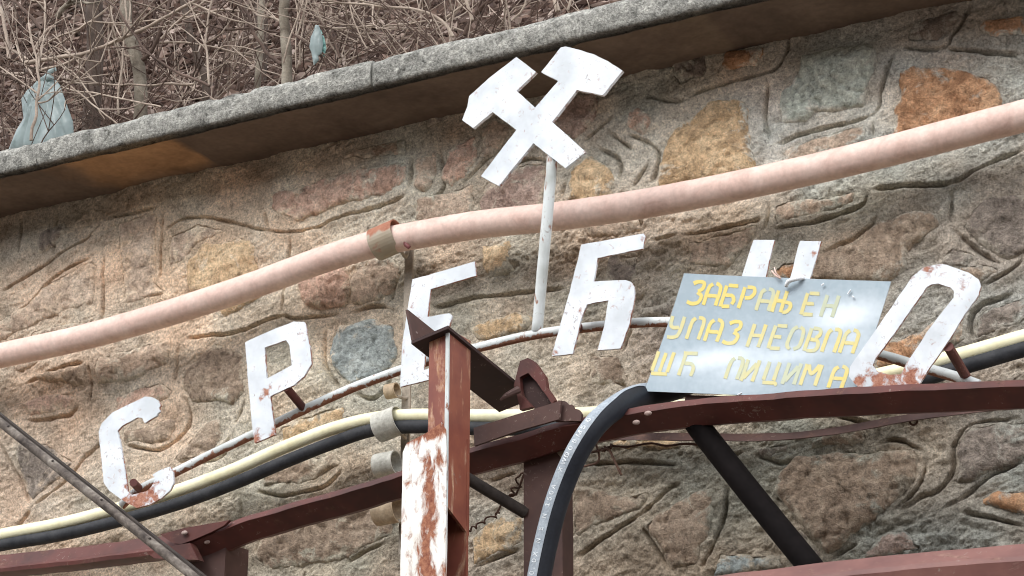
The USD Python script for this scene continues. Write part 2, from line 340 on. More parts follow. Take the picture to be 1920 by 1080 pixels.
M['leaf'] = usdkit.material(stage, L + 'dead_leaf', {
    'at': ('attribute', {'attribute': 'tint'}), 'p': ('principled_bsdf', {'roughness': 0.8, 'specular_ior_level': 0.25}),
    't': ('translucent_bsdf', {}), 'mx': ('mix_closure', {'fac': 0.15})},
    [('at.color', 'p.base_color'), ('at.color', 't.color'), ('p.BSDF', 'mx.closure1'), ('t.BSDF', 'mx.closure2')], surface='mx.closure')
M['bag'] = usdkit.material(stage, L + 'bag_plastic', {
    'g': ('geometry', {}), 'n': ('noise_texture', {'scale': 14.0, 'detail': 4.0, 'distortion': 1.0}),
    'r': ('rgb_ramp', {'ramp': [(0.3, (0.29, 0.355, 0.345)), (0.6, (0.36, 0.43, 0.425)), (0.8, (0.50, 0.55, 0.54))]}),
    'p': ('principled_bsdf', {'roughness': 0.35, 'specular_ior_level': 0.45}), 't': ('translucent_bsdf', {}), 'mx': ('mix_closure', {'fac': 0.45})},
    [('g.position', 'n.vector'), ('n.fac', 'r.fac'), ('r.color', 'p.base_color'), ('r.color', 't.color'), ('p.BSDF', 'mx.closure1'), ('t.BSDF', 'mx.closure2')], surface='mx.closure')
M['bag_teal'] = usdkit.material(stage, L + 'bag_teal', {
    'g': ('geometry', {}), 'n': ('noise_texture', {'scale': 40.0, 'detail': 4.0, 'distortion': 1.0}),
    'r': ('rgb_ramp', {'ramp': [(0.35, (0.04, 0.16, 0.13)), (0.5, (0.22, 0.45, 0.40)), (0.7, (0.45, 0.70, 0.64))]}),
    'p': ('principled_bsdf', {'roughness': 0.35, 'specular_ior_level': 0.45})},
    [('g.position', 'n.vector'), ('n.fac', 'r.fac'), ('r.color', 'p.base_color')], surface='p.BSDF')
SIGN_GREY = (0.40, 0.465, 0.51)
M['sign'] = usdkit.material(stage, L + 'sign_grey', {
    'g': ('geometry', {}), 'n': ('noise_texture', {'scale': 6.0, 'detail': 6.0, 'roughness': 0.6}), 'nf': ('noise_texture', {'scale': 60.0, 'detail': 5.0}),
    'r': ('rgb_ramp', {'ramp': [(0.3, (0.29, 0.355, 0.395)), (0.7, (0.345, 0.41, 0.45))]}),
    'at': ('attribute', {'attribute': 'fade'}), 'ma': ('math', {'math_type': 'multiply_add', 'value2': 0.35, 'value3': -0.17}), 'ad': ('math', {'math_type': 'add', 'use_clamp': True}),
    'm': ('mix_color', {'b': (0.70, 0.755, 0.79)}), 'p': ('principled_bsdf', {'roughness': 0.75, 'specular_ior_level': 0.2})},
    [('g.position', 'n.vector'), ('g.position', 'nf.vector'), ('n.fac', 'r.fac'), ('nf.fac', 'ma.value1'), ('at.fac', 'ad.value1'), ('ma.value', 'ad.value2'),
     ('ad.value', 'm.fac'), ('r.color', 'm.a'), ('m.result', 'p.base_color')], surface='p.BSDF')
M['yellow'] = usdkit.material(stage, L + 'sign_yellow', {
    'g': ('geometry', {}), 'n': ('noise_texture', {'scale': 35.0, 'detail': 6.0, 'roughness': 0.65}),
    'at': ('attribute', {'attribute': 'fade'}), 'ad': ('math', {'math_type': 'add'}), 'mr': ('map_range', {'from_min': 0.55, 'from_max': 1.2, 'to_min': 0.12, 'to_max': 0.95, 'clamp': True}),
    'm': ('mix_color', {'a': (0.68, 0.53, 0.13), 'b': (0.44, 0.48, 0.36)}), 'p': ('principled_bsdf', {'roughness': 0.6, 'specular_ior_level': 0.25})},
    [('g.position', 'n.vector'), ('n.fac', 'ad.value1'), ('at.fac', 'ad.value2'), ('ad.value', 'mr.value'), ('mr.result', 'm.fac'), ('m.result', 'p.base_color')], surface='p.BSDF')

# ------------------------------------------------------------------ ground and hillside
g = trimesh.Trimesh([[-60, -60, 0], [60, -60, 0], [60, 2, 0], [-60, 2, 0]], [[0, 1, 2], [0, 2, 3]])
obj('ground', g, M['gravel'], kind='structure')


def hill_z(x, y):
    q = np.stack([np.asarray(x, float), np.asarray(y, float), np.zeros(np.shape(x))], -1)
    return 4.50 + 0.80 * np.maximum(y, 0) + 0.30 * np.maximum(np.asarray(y) - 2.2, 0) + 0.25 * (fbm(q * 0.9, 3, 4) - 0.5) + 0.07 * (fbm(q * 5, 3, 5) - 0.5)


xs = np.concatenate([np.linspace(-34, -4.6, 40), np.linspace(-4.5, 2.5, 141), np.linspace(2.8, 24, 30)])
ys = np.concatenate([np.linspace(0.08, 3.5, 70), np.linspace(3.8, 22, 36)])
X, Yg = np.meshgrid(xs, ys)
Zg = hill_z(X, Yg)
nx = len(xs)
ii = (np.arange(len(ys) - 1)[:, None] * nx + np.arange(nx - 1)).ravel()
hf = np.vstack([np.stack([ii, ii + 1, ii + nx + 1], 1), np.stack([ii, ii + nx + 1, ii + nx], 1)])
obj('hillside', trimesh.Trimesh(np.column_stack([X.ravel(), Yg.ravel(), Zg.ravel()]), hf, process=False), M['soil'], smooth=True, kind='structure')

oy = np.linspace(-22, -75, 24)  # unseen slope behind the camera, added to block low front sky light
ox_ = np.linspace(-90, 90, 60)
OX, OY = np.meshgrid(ox_, oy)
oq = np.stack([OX, OY, np.zeros_like(OX)], -1)
OZ = -0.3 + 0.55 * (-22 - OY) + 3.0 * (fbm(oq * 0.12, 3, 9) - 0.5) * np.clip((-22 - OY) / 10, 0, 1)
io = (np.arange(23)[:, None] * 60 + np.arange(59)).ravel()
obj('hillside', trimesh.Trimesh(np.column_stack([OX.ravel(), OY.ravel(), OZ.ravel()]), np.vstack([np.stack([io, io + 61, io + 1], 1), np.stack([io, io + 60, io + 61], 1)]), process=False), M['soil'], smooth=True, kind='structure')

# ------------------------------------------------------------------ the stone wall: traced stones and joints
GROOVES = [
    [(0, 552), (65, 510), (120, 470), (165, 440), (190, 408)], [(0, 617), (60, 565), (110, 515), (172, 480)], [(307, 392), (303, 450), (297, 528)],
    [(310, 433), (350, 410), (420, 415), (480, 430), (530, 437), (590, 430), (640, 410), (700, 395), (770, 368)], [(340, 632), (430, 622), (500, 600), (530, 592), (560, 598), (640, 588)],
    [(40, 722), (110, 692), (165, 676)], [(547, 440), (525, 592)], [(195, 475), (190, 590), (180, 640)], [(165, 676), (168, 730), (160, 760)], [(328, 640), (326, 720)],
    [(1280, 187), (1320, 170), (1385, 150), (1450, 135), (1470, 110), (1482, 60)], [(1441, 145), (1433, 220), (1448, 272)], [(1448, 272), (1500, 250), (1560, 232), (1640, 213), (1647, 180), (1660, 140), (1682, 88)],
    [(1682, 86), (1765, 90), (1782, 68), (1810, 30), (1826, -5)], [(1765, 90), (1850, 96), (1925, 104)], [(1637, 218), (1636, 266)], [(1628, 357), (1700, 352), (1790, 346), (1840, 315), (1925, 278)],
    [(1085, 264), (1110, 247), (1150, 206)], [(1200, 175), (1260, 190), (1292, 187)], [(1130, 240), (1190, 282)], [(1218, 298), (1180, 356)], [(860, 352), (900, 307), (960, 247)],
    [(807, 581), (873, 563), (990, 547), (1068, 538)], [(1213, 453), (1282, 442)], [(653, 588), (707, 573), (750, 590)], [(730, 573), (740, 527), (757, 500)],
    [(1280, 443), (1380, 423), (1437, 408)], [(1447, 431), (1513, 417), (1580, 397), (1620, 380), (1628, 358)], [(1443, 380), (1440, 410), (1432, 438)], [(1787, 355), (1783, 428)],
    [(1800, 413), (1843, 403), (1862, 368)], [(1783, 428), (1845, 478), (1890, 500)], [(1840, 538), (1890, 510), (1925, 482)], [(1822, 645), (1820, 600), (1840, 573), (1910, 546)], [(1540, 474), (1613, 440), (1655, 398)],
    [(43, 790), (127, 777), (144, 756)], [(0, 832), (33, 897), (60, 953)], [(60, 953), (127, 893), (162, 850), (200, 820)], [(233, 833), (287, 844), (320, 830), (350, 797), (352, 760), (336, 738)],
    [(360, 754), (463, 737)], [(460, 745), (440, 807)], [(477, 921), (533, 930), (600, 911), (642, 878)], [(453, 930), (456, 1000), (461, 1085)], [(20, 1000), (62, 952)], [(410, 850), (437, 810)],
    [(905, 904), (977, 883)], [(1073, 1047), (1140, 1007), (1207, 963), (1250, 923), (1283, 903)], [(1090, 871), (1180, 867), (1280, 873)], [(887, 1068), (940, 1044), (982, 1030)], [(640, 1057), (683, 1033), (725, 1018)],
    [(1308, 1075), (1347, 997), (1360, 953), (1368, 905)], [(1553, 1048), (1613, 1012)], [(1668, 968), (1727, 933), (1750, 930), (1780, 900), (1790, 873), (1790, 840), (1813, 803), (1847, 792), (1925, 786)],
    [(1763, 960), (1813, 933), (1863, 893), (1925, 866)], [(1793, 960), (1863, 973), (1925, 990)], [(1633, 838), (1680, 823), (1712, 838), (1740, 850)], [(1737, 855), (1730, 905), (1670, 962)],
    [(505, 395), (640, 345), (700, 308)], [(775, 285), (772, 365)], [(822, 278), (835, 350), (800, 385)], [(1165, 245), (1230, 280), (1222, 345)], [(895, 335), (980, 296), (1025, 300)],
    [(190, 410), (245, 400), (300, 388)], [(495, 392), (510, 440)], [(1150, 375), (1175, 352)], [(1200, 980), (1260, 1075)], [(1405, 850), (1470, 868), (1500, 850)],
    [(660, 735), (700, 745), (735, 700)], [(610, 610), (612, 690), (640, 735)], [(330, 870), (415, 860), (440, 810)], [(1060, 330), (1045, 380)], [(1160, 345), (1158, 300), (1110, 270)],
    [(700, 420), (690, 440)], [(100, 480), (105, 395)], [(36, 480), (40, 400)], [(1160, 660), (1185, 600)], [(1095, 655), (1180, 735)], [(1560, 780), (1640, 800), (1640, 838)], [(1290, 830), (1350, 855), (1405, 845)],
]
STONES = [
    ('green', .9, [(1500, 103), (1560, 88), (1623, 80), (1647, 90), (1642, 133), (1623, 180), (1617, 197), (1570, 208), (1527, 213), (1513, 228), (1460, 230), (1457, 173), (1493, 133)]),
    ('orange', 1., [(1688, 128), (1713, 117), (1740, 122), (1787, 123), (1827, 135), (1867, 157), (1882, 187), (1892, 215), (1830, 262), (1700, 285), (1672, 268), (1672, 203), (1683, 187), (1685, 153)]),
    ('orange', .6, [(1360, 100), (1393, 90), (1437, 85), (1440, 103), (1420, 127), (1353, 136)]),
    ('ochre', 1.1, [(1330, 187), (1398, 187), (1405, 233), (1413, 283), (1420, 330), (1330, 352), (1225, 358), (1240, 280), (1262, 240), (1310, 208)]),
    ('orange', .7, [(1827, 53), (1847, 37), (1880, 30), (1935, 27), (1940, 62), (1890, 72), (1863, 72)]),
    ('dark', .4, [(1695, 76), (1708, 43), (1747, 27), (1800, 10), (1800, 37), (1760, 80), (1715, 78)]),
    ('tan', .3, [(1460, 278), (1513, 257), (1625, 228), (1625, 262), (1580, 290), (1462, 330)]),
    ('purple', .9, [(1030, 205), (1060, 168), (1122, 176), (1124, 200), (1107, 232), (1075, 260), (1040, 245)]),
    ('pink', .8, [(1173, 207), (1193, 195), (1213, 203), (1221, 230), (1203, 254), (1170, 237)]),
    ('ochre', 1.1, [(1063, 317), (1103, 281), (1140, 305), (1154, 333), (1150, 376), (1100, 385), (1063, 375)]),
    ('purple', .6, [(905, 342), (985, 303), (1024, 305), (1017, 392), (890, 405)]),
    ('pink', .9, [(837, 280), (893, 250), (898, 300), (873, 332), (847, 355), (827, 343)]),
    ('tan', .7, [(775, 300), (817, 278), (824, 333), (802, 368), (780, 355)]),
    ('tan', .7, [(785, 372), (850, 362), (892, 340), (888, 405), (800, 425), (778, 415)]),
    ('tan', .6, [(900, 237), (925, 213), (962, 240), (922, 292), (897, 302)]),
    ('pink', .7, [(515, 360), (580, 345), (640, 325), (700, 312), (766, 305), (770, 342), (740, 365), (650, 387), (560, 418), (507, 395)]),
    ('tan', .3, [(620, 300), (700, 265), (765, 258), (765, 292), (700, 300)]),
    ('gold', 1., [(347, 500), (380, 460), (460, 447), (484, 460), (482, 500), (489, 555), (465, 575), (415, 595), (403, 582), (395, 560), (350, 547)]),
    ('pink', 1., [(558, 527), (600, 511), (647, 501), (660, 540), (647, 577), (600, 585), (568, 570), (555, 545)]),
    ('blue', 1.2, [(637, 607), (690, 597), (737, 609), (743, 650), (730, 690), (700, 716), (655, 727), (630, 702), (617, 670), (620, 635)]),
    ('dark', .5, [(75, 435), (118, 410), (129, 432), (87, 472), (70, 487)]),
    ('tan', .5, [(0, 605), (55, 565), (95, 531), (172, 485), (183, 500), (176, 570), (100, 596), (0, 640), (-40, 650), (-40, 620)]),
    ('tan', .4, [(215, 415), (298, 396), (290, 527), (315, 550), (232, 573), (225, 490)]),
    ('tan', .5, [(178, 668), (318, 628), (312, 684), (253, 712), (178, 726)]),
    ('brown', 1., [(350, 690), (395, 640), (457, 663), (461, 738), (440, 760), (360, 755), (338, 725)]),
    ('ochre', .9, [(870, 613), (967, 580), (1002, 593), (992, 617), (890, 642)]),
    ('gold', .7, [(897, 457), (957, 447), (962, 512), (917, 528), (900, 493)]),
    ('dark', .5, [(1200, 573), (1265, 558), (1255, 594), (1187, 594)]),
    ('brown', .5, [(1099, 662), (1158, 660), (1178, 716), (1100, 724)]),
    ('brown', 1.3, [(1510, 490), (1613, 447), (1647, 413), (1713, 395), (1762, 400), (1765, 427), (1713, 459), (1700, 502), (1670, 536), (1520, 529), (1505, 510)]),
    ('orange', .4, [(1440, 515), (1470, 495), (1540, 490), (1560, 525), (1480, 532)]),
    ('dark', .7, [(1822, 395), (1860, 367), (1945, 362), (1945, 470), (1890, 491), (1848, 471), (1802, 430)]),
    ('dark', .6, [(1760, 483), (1787, 461), (1829, 475), (1815, 502), (1773, 502)]),
    ('brown', .5, [(1795, 500), (1838, 492), (1885, 507), (1838, 533), (1815, 560), (1800, 548)]),
    ('dark', .6, [(1829, 603), (1845, 578), (1940, 552), (1940, 600), (1822, 640)]),
    ('orange', 1., [(1660, 645), (1727, 621), (1742, 640), (1715, 690), (1640, 695)]),
    ('pink', .5, [(37, 755), (100, 733), (140, 742), (130, 769), (57, 783)]),
    ('dark', .7, [(27, 853), (37, 820), (83, 830), (142, 867), (100, 907), (60, 943), (37, 900)]),
    ('brown', .7, [(230, 807), (287, 795), (320, 778), (335, 797), (317, 825), (287, 838), (233, 829)]),
    ('brown', .7, [(322, 862), (377, 797), (413, 778), (419, 817), (402, 855), (335, 869)]),
    ('ochre', .4, [(522, 800), (590, 773), (645, 757), (645, 790), (530, 843)]),
    ('brown', .5, [(490, 1000), (600, 965), (705, 930), (735, 950), (738, 1005), (640, 1050), (500, 1072), (475, 1050)]),
    ('ochre', .6, [(883, 1000), (940, 960), (982, 971), (982, 1020), (887, 1064)]),
    ('ochre', .5, [(1138, 822), (1280, 818), (1282, 845), (1150, 842)]),
    ('brown', .8, [(1073, 907), (1170, 930), (1225, 922), (1203, 957), (1075, 1008)]),
    ('brown', .6, [(1205, 985), (1270, 940), (1345, 905), (1338, 985), (1305, 1060), (1262, 1070)]),
    ('brown', 1.2, [(1493, 853), (1633, 844), (1713, 842), (1728, 860), (1720, 898), (1670, 953), (1553, 1038), (1493, 980), (1447, 920), (1467, 878)]),
    ('purple', .7, [(1620, 1030), (1657, 997), (1693, 991), (1735, 1037), (1607, 1052)]),
    ('blue', .6, [(1345, 1033), (1460, 1040), (1477, 1067), (1330, 1085)]),
    ('orange', .8, [(1827, 942), (1873, 921), (1945, 927), (1945, 972), (1873, 959)]),
    ('dark', .8, [(1799, 825), (1830, 802), (1880, 793), (1945, 795), (1945, 860), (1847, 896), (1795, 915)]),
    ('dark', .6, [(1400, 845), (1467, 830), (1495, 837), (1447, 862)]),
    ('tan', .4, [(60, 620), (150, 600), (170, 640), (80, 680), (20, 700)]),
    ('pink', .5, [(210, 740), (300, 715), (330, 735), (300, 760), (220, 790)]),
    ('tan', .4, [(320, 440), (372, 422), (440, 432), (372, 462), (345, 495), (315, 500)]),
    ('tan', .4, [(650, 520), (720, 470), (755, 500), (735, 560), (660, 575)]),
    ('dark', .4, [(1140, 475), (1200, 480), (1190, 540), (1125, 550)]),
    ('tan', .4, [(1080, 420), (1160, 400), (1210, 398), (1200, 432), (1110, 450)]),
    ('tan', .4, [(1290, 455), (1375, 435), (1425, 420), (1420, 445), (1370, 500), (1290, 500)]),
    ('tan', .3, [(1455, 425), (1520, 405), (1600, 380), (1610, 355), (1500, 370), (1450, 385)]),
    ('dark', .4, [(790, 205), (870, 160), (870, 205), (800, 245)]),
    ('dark', .4, [(1250, 110), (1330, 95), (1330, 145), (1270, 165)]),
    ('brown', .4, [(1560, 800), (1630, 805), (1628, 835), (1500, 842)]),
    ('dark', .5, [(1500, 985), (1545, 1045), (1500, 1058), (1462, 1010)]),
    ('tan', .4, [(1700, 640), (1800, 560), (1815, 640), (1760, 660)]),
    ('brown', .4, [(500, 870), (620, 845), (640, 870), (560, 910), (490, 915)]),
    ('brown', .5, [(60, 700), (165, 680), (160, 725), (70, 715)]),
]

WX0, WX1, WZ0, WZ1 = -2.50, 1.95, 2.35, 4.62
gx = np.concatenate([np.linspace(-12, -3.6, 60), np.arange(-3.55, WX0, 0.03), np.arange(WX0, WX1, 0.0042), np.arange(WX1, 3.2, 0.03), np.linspace(3.25, 10, 50)])
gz = np.concatenate([np.linspace(-0.05, 1.9, 30), np.arange(1.93, WZ0, 0.03), np.arange(WZ0, WZ1, 0.0042), [WZ1]])
GX, GZ = np.meshgrid(gx, gz)


def wall_base(x, z):
    q = np.stack([x, np.zeros_like(x), z], -1)
    return 0.055 * (fbm(q * 2.6, 3, 11) - 0.5) + 0.022 * (fbm(q * 8.5 + 3, 3, 12) - 0.5)


GQ = np.stack([GX, np.zeros_like(GX), GZ], -1)
rough_mask = 0.55 * np.clip((fbm(GQ * 3.2 + 7, 3, 31) - 0.45) * 5, 0, 1)
for bx_, by_, br_, bs_ in [(1130, 520, 170, 1.0), (1350, 900, 330, .9), (920, 960, 180, .8), (1290, 480, 110, 1.0), (1850, 740, 200, .9), (610, 1000, 120, .8), (960, 450, 110, .8), (1650, 960, 260, 1.0), (1500, 800, 200, .8), (850, 480, 100, .7), (560, 760, 120, .5), (100, 700, 160, .5), (1240, 640, 120, .9)]:
    bc_ = U(bx_, by_, 0)
    rough_mask = np.maximum(rough_mask, bs_ * np.exp(-(((GX - bc_[0]) ** 2 + (GZ - bc_[2]) ** 2) / (br_ * 0.0019) ** 2) ** 1.5) * (0.5 + fbm(GQ * 6, 2, 33)))
rough_mask = np.clip(rough_mask, 0, 1)
def crag(q, octaves, seed):
    """Sharp valleys between rounded flakes, 0 to 1."""
    return sum(0.55 ** o * np.abs(2 * noise(q * 2.0 ** o, seed + o) - 1) for o in range(octaves)) / sum(0.55 ** o for o in range(octaves))


SK = np.column_stack  # slanted stretch, as the trowel and the bedding run
SQ = np.stack([GX * 0.94 + GZ * 0.22, np.zeros_like(GX), GZ * 0.97 - GX * 0.22], -1)
H = wall_base(GX, GZ) + (0.010 + 0.022 * rough_mask) * (crag(SQ * np.array([13, 1, 19]) + 4, 5, 61) - 0.45) + (0.002 + 0.010 * rough_mask) * (crag(SQ * np.array([38, 1, 46]) + 4, 3, 71) - 0.45) + (0.003 + 0.004 * rough_mask) * (fbm(GQ * 75, 3, 14) - 0.5) * 2


def seg_dist(poly, pad):
    """Distance of the grid points near the polyline to it: (row slice, column slice, distance, arc position)."""
    lo, hi = poly.min(0) - pad, poly.max(0) + pad
    c0, c1 = np.searchsorted(gx, [lo[0], hi[0]])
    r0, r1 = np.searchsorted(gz, [lo[1], hi[1]])
    sx, sz = GX[r0:r1, c0:c1], GZ[r0:r1, c0:c1]
    best = np.full(sx.shape, 1e9)
    side = np.zeros(sx.shape)
    for a, b in zip(poly[:-1], poly[1:]):
        d = b - a
        t = np.clip(((sx - a[0]) * d[0] + (sz - a[1]) * d[1]) / max(d @ d, 1e-12), 0, 1)
        ex, ez = sx - a[0] - t * d[0], sz - a[1] - t * d[1]
        e = np.hypot(ex, ez)
        side = np.where(e < best, np.sign(d[0] * ez - d[1] * ex), side)
        best = np.minimum(best, e)
    return slice(r0, r1), slice(c0, c1), best, side


for gi, gl in enumerate(GROOVES):
    P3 = UL(gl, 0.0)
    P2 = spline(P3[:, [0, 2]], 0.03)
    wob = np.column_stack([fbm(np.column_stack([P2 * 11, np.full(len(P2), gi)]), 3, 3) - 0.5, fbm(np.column_stack([P2 * 11 + 5, np.full(len(P2), gi)]), 3, 8) - 0.5])
    P2 = P2 + 0.012 * wob
    rs, cs, d, side = seg_dist(P2, 0.10)
    q = GQ[rs, cs]
    d = np.abs(d + 0.0075 * (fbm(q * 42 + gi, 3, 23) - 0.5))
    fade = 1 - np.exp(-(np.minimum(np.hypot(q[..., 0] - P2[0, 0], q[..., 2] - P2[0, 1]), np.hypot(q[..., 0] - P2[-1, 0], q[..., 2] - P2[-1, 1])) / 0.035) ** 2)
    mod = fade * (0.3 + 1.1 * fbm(q * 9 + gi, 2, 17) + 0.6 * fbm(q * 35 + gi, 2, 18))
    w = 0.0052 * (0.6 + 0.9 * fbm(q * 6 + gi, 2, 19))
    flat = np.exp(-(d / 0.030) ** 2)
    H[rs, cs] = H[rs, cs] * (1 - 0.5 * flat) + wall_base(q[..., 0], q[..., 2]) * 0.5 * flat
    H[rs, cs] += 0.0015 * np.exp(-((d - 0.016) / 0.010) ** 2) - 0.022 * np.clip(mod, 0, 1.3) * np.exp(-(d / w) ** 3)


def outline(poly, y=0.0, seed=0, step=0.012, amp=0.012):
    P = Polygon([(q[0], q[2]) for q in UL(poly, y)]).buffer(0)
    P = P.buffer(-0.012, join_style=1).buffer(0.012, join_style=1)
    if P.geom_type != 'Polygon':
        P = max(P.geoms, key=lambda g: g.area)
    c = np.array(shapely.segmentize(P, step).exterior.coords)[:-1]
    q = np.column_stack([c[:, 0], np.full(len(c), seed * 1.7), c[:, 1]])
    c = c + amp * 2 * np.column_stack([fbm(q * 22, 3, 41) - 0.5, fbm(q * 22, 3, 42) - 0.5])
    P = Polygon(c).buffer(0)
    return P if P.geom_type == 'Polygon' else max(P.geoms, key=lambda g: g.area)


def stone_mesh(P, seed, bulge, step=0.012):
    x0, z0, x1, z1 = P.bounds
    a, b = np.meshgrid(np.arange(x0, x1, step), np.arange(z0, z1, step * 0.87))
    a[1::2] += step / 2
    pts = np.column_stack([a.ravel(), b.ravel()]) + rng.uniform(-0.25, 0.25, (a.size, 2)) * step
    inn = P.buffer(-step * 0.5)
    pts = pts[shapely.contains_xy(inn, pts[:, 0], pts[:, 1])] if not inn.is_empty else pts[:0]
    ring = np.array(shapely.segmentize(P.exterior, step).coords)[:-1]
    allp = np.vstack([ring, pts])
    tri = Delaunay(allp).simplices
    cen = allp[tri].mean(1)
    tri = tri[shapely.contains_xy(P, cen[:, 0], cen[:, 1])]
    d = shapely.distance(shapely.points(allp), P.exterior)
    q = np.column_stack([allp[:, 0], np.full(len(allp), seed * 0.37), allp[:, 1]])
    h = wall_base(allp[:, 0], allp[:, 1]) + 0.006 + 0.005 * bulge + 0.009 * bulge * (1 - np.exp(-d / 0.03)) - 0.022 * np.exp(-d / 0.006)
    h += 0.030 * (fbm(q * 7, 3, seed) - 0.5) * np.clip(d / 0.02, 0, 1) + 0.013 * (crag(q * np.array([16, 3, 22]), 4, seed + 1) - 0.45)
    cr = 1 - np.abs(2 * fbm(q * np.array([14, 3, 9]), 3, seed + 2) - 1)
    h -= 0.010 * np.clip((cr - 0.9) * 10, 0, 1) * np.clip(d / 0.02, 0, 1)
    v = np.column_stack([allp[:, 0], -h, allp[:, 1]])
    n = len(ring)
    back = np.column_stack([ring[:, 0], np.full(n, 0.05), ring[:, 1]])
    k = np.arange(n)
    k2 = (k + 1) % n
    f = [tri, np.stack([k, k2, len(v) + k2], 1), np.stack([k, len(v) + k2, len(v) + k], 1)]
    m = trimesh.Trimesh(np.vstack([v, back]), np.vstack(f), process=False)
    m.fix_normals()
    fn = m.face_normals[: len(tri)]
    if fn[:, 1].mean() > 0:
        m.invert()
    return m, {'smear': np.concatenate([(0.20 * np.exp(-d / 0.022) + 0.06 * (1 - min(bulge, 1.0)) + 0.01), np.full(n, 0.3)]), 'tint': 1.44 * tint_at(m.vertices[:, 0], m.vertices[:, 2])}


wall = thing('stone_wall', 'rubble stone retaining wall with broad mortar joints under a concrete coping', 'wall')
polys = []
for si, (kind, bulge, pl) in enumerate(STONES):
    polys.append((kind, bulge, outline(pl, 0.0, si), si))
# the wall goes on outside the frame: plain stones on a loose grid there
view = Polygon([(q[0], q[2]) for q in UL([(-20, -20), (1940, -20), (1940, 1100), (-20, 1100)], 0.0)])
si = 200
for row in range(15):
    for col in range(22):
        cx = -3.9 + col * 0.33 + (row % 2) * 0.16 + rnd.uniform(-0.04, 0.04)
        cz = 0.18 + row * 0.30 + rnd.uniform(-0.03, 0.03)
        if view.buffer(0.16).contains(Point(cx, cz)) or cz > 4.35 or cx > 3.2:
            continue
        n = rnd.randint(5, 8)
        rr = [rnd.uniform(0.10, 0.155) for _ in range(n)]
        P = Polygon([(cx + rr[k] * 1.1 * math.cos(2 * math.pi * k / n), cz + rr[k] * 0.85 * math.sin(2 * math.pi * k / n)) for k in range(n)]).buffer(0.01)
        if P.distance(view) < 0.01:
            continue
        si += 1
        polys.append((rnd.choice(['tan', 'ochre', 'brown', 'dark', 'pink', 'orange', 'blue']), rnd.uniform(0.4, 1), P, si))
for kind, bulge, P, k in polys:
    # the mortar sinks a little behind each stone
    lo_x, lo_z, hi_x, hi_z = P.bounds
    c0, c1 = np.searchsorted(gx, [lo_x, hi_x])
    r0, r1 = np.searchsorted(gz, [lo_z, hi_z])
    if c1 > c0 and r1 > r0:
        sx, sz = GX[r0:r1, c0:c1], GZ[r0:r1, c0:c1]
        ins = shapely.contains_xy(P.buffer(-0.010), sx.ravel(), sz.ravel()).reshape(sx.shape)
        H[r0:r1, c0:c1] -= np.where(ins, 0.03, 0)

# mortar tint: warm tan at left, greyer and darker low down on the right
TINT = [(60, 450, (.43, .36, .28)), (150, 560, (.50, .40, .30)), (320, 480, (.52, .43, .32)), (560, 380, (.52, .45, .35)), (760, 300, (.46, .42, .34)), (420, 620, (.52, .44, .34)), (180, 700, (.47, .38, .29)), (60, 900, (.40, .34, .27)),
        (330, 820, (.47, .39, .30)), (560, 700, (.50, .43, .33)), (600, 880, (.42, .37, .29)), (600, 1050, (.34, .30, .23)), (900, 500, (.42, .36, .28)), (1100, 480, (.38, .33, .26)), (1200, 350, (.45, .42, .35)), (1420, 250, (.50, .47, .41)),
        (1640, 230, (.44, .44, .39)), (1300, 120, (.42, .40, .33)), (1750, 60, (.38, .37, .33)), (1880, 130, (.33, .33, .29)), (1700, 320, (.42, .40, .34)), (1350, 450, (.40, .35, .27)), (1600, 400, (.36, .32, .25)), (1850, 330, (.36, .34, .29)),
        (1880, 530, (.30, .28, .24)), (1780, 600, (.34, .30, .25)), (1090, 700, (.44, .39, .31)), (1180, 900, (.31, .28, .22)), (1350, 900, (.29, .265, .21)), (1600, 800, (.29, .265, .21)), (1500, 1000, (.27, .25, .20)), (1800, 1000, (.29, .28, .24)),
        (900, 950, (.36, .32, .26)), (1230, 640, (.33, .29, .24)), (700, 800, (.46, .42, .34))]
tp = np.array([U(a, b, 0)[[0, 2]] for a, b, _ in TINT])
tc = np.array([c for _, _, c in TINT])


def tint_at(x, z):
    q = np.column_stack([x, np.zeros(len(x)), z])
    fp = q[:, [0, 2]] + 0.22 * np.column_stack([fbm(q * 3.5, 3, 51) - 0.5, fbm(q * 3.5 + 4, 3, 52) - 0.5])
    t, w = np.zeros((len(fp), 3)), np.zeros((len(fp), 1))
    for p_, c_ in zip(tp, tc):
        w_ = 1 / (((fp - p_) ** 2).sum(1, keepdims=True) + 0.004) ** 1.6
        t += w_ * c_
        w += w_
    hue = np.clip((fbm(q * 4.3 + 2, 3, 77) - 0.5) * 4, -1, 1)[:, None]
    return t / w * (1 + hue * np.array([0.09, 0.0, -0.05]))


nxw = len(gx)
iw = (np.arange(len(gz) - 1)[:, None] * nxw + np.arange(nxw - 1)).ravel()
wf = np.vstack([np.stack([iw, iw + 1, iw + nxw + 1], 1), np.stack([iw, iw + nxw + 1, iw + nxw], 1)])
mortar = trimesh.Trimesh(np.column_stack([GX.ravel(), -H.ravel(), GZ.ravel()]), wf, process=False)
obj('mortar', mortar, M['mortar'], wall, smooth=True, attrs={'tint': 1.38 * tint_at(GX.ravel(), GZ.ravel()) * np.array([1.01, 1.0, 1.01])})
for kind, bulge, P, k in polys:
    sm_, at_ = stone_mesh(P, k, bulge, 0.008 if k < 200 else 0.03)
    obj('stone', sm_, M['stone_' + kind], wall, smooth=True, attrs=at_)

# ------------------------------------------------------------------ coping
cop = thing('concrete_coping', 'weathered grey concrete coping slab running along the top of the stone wall', 'coping')


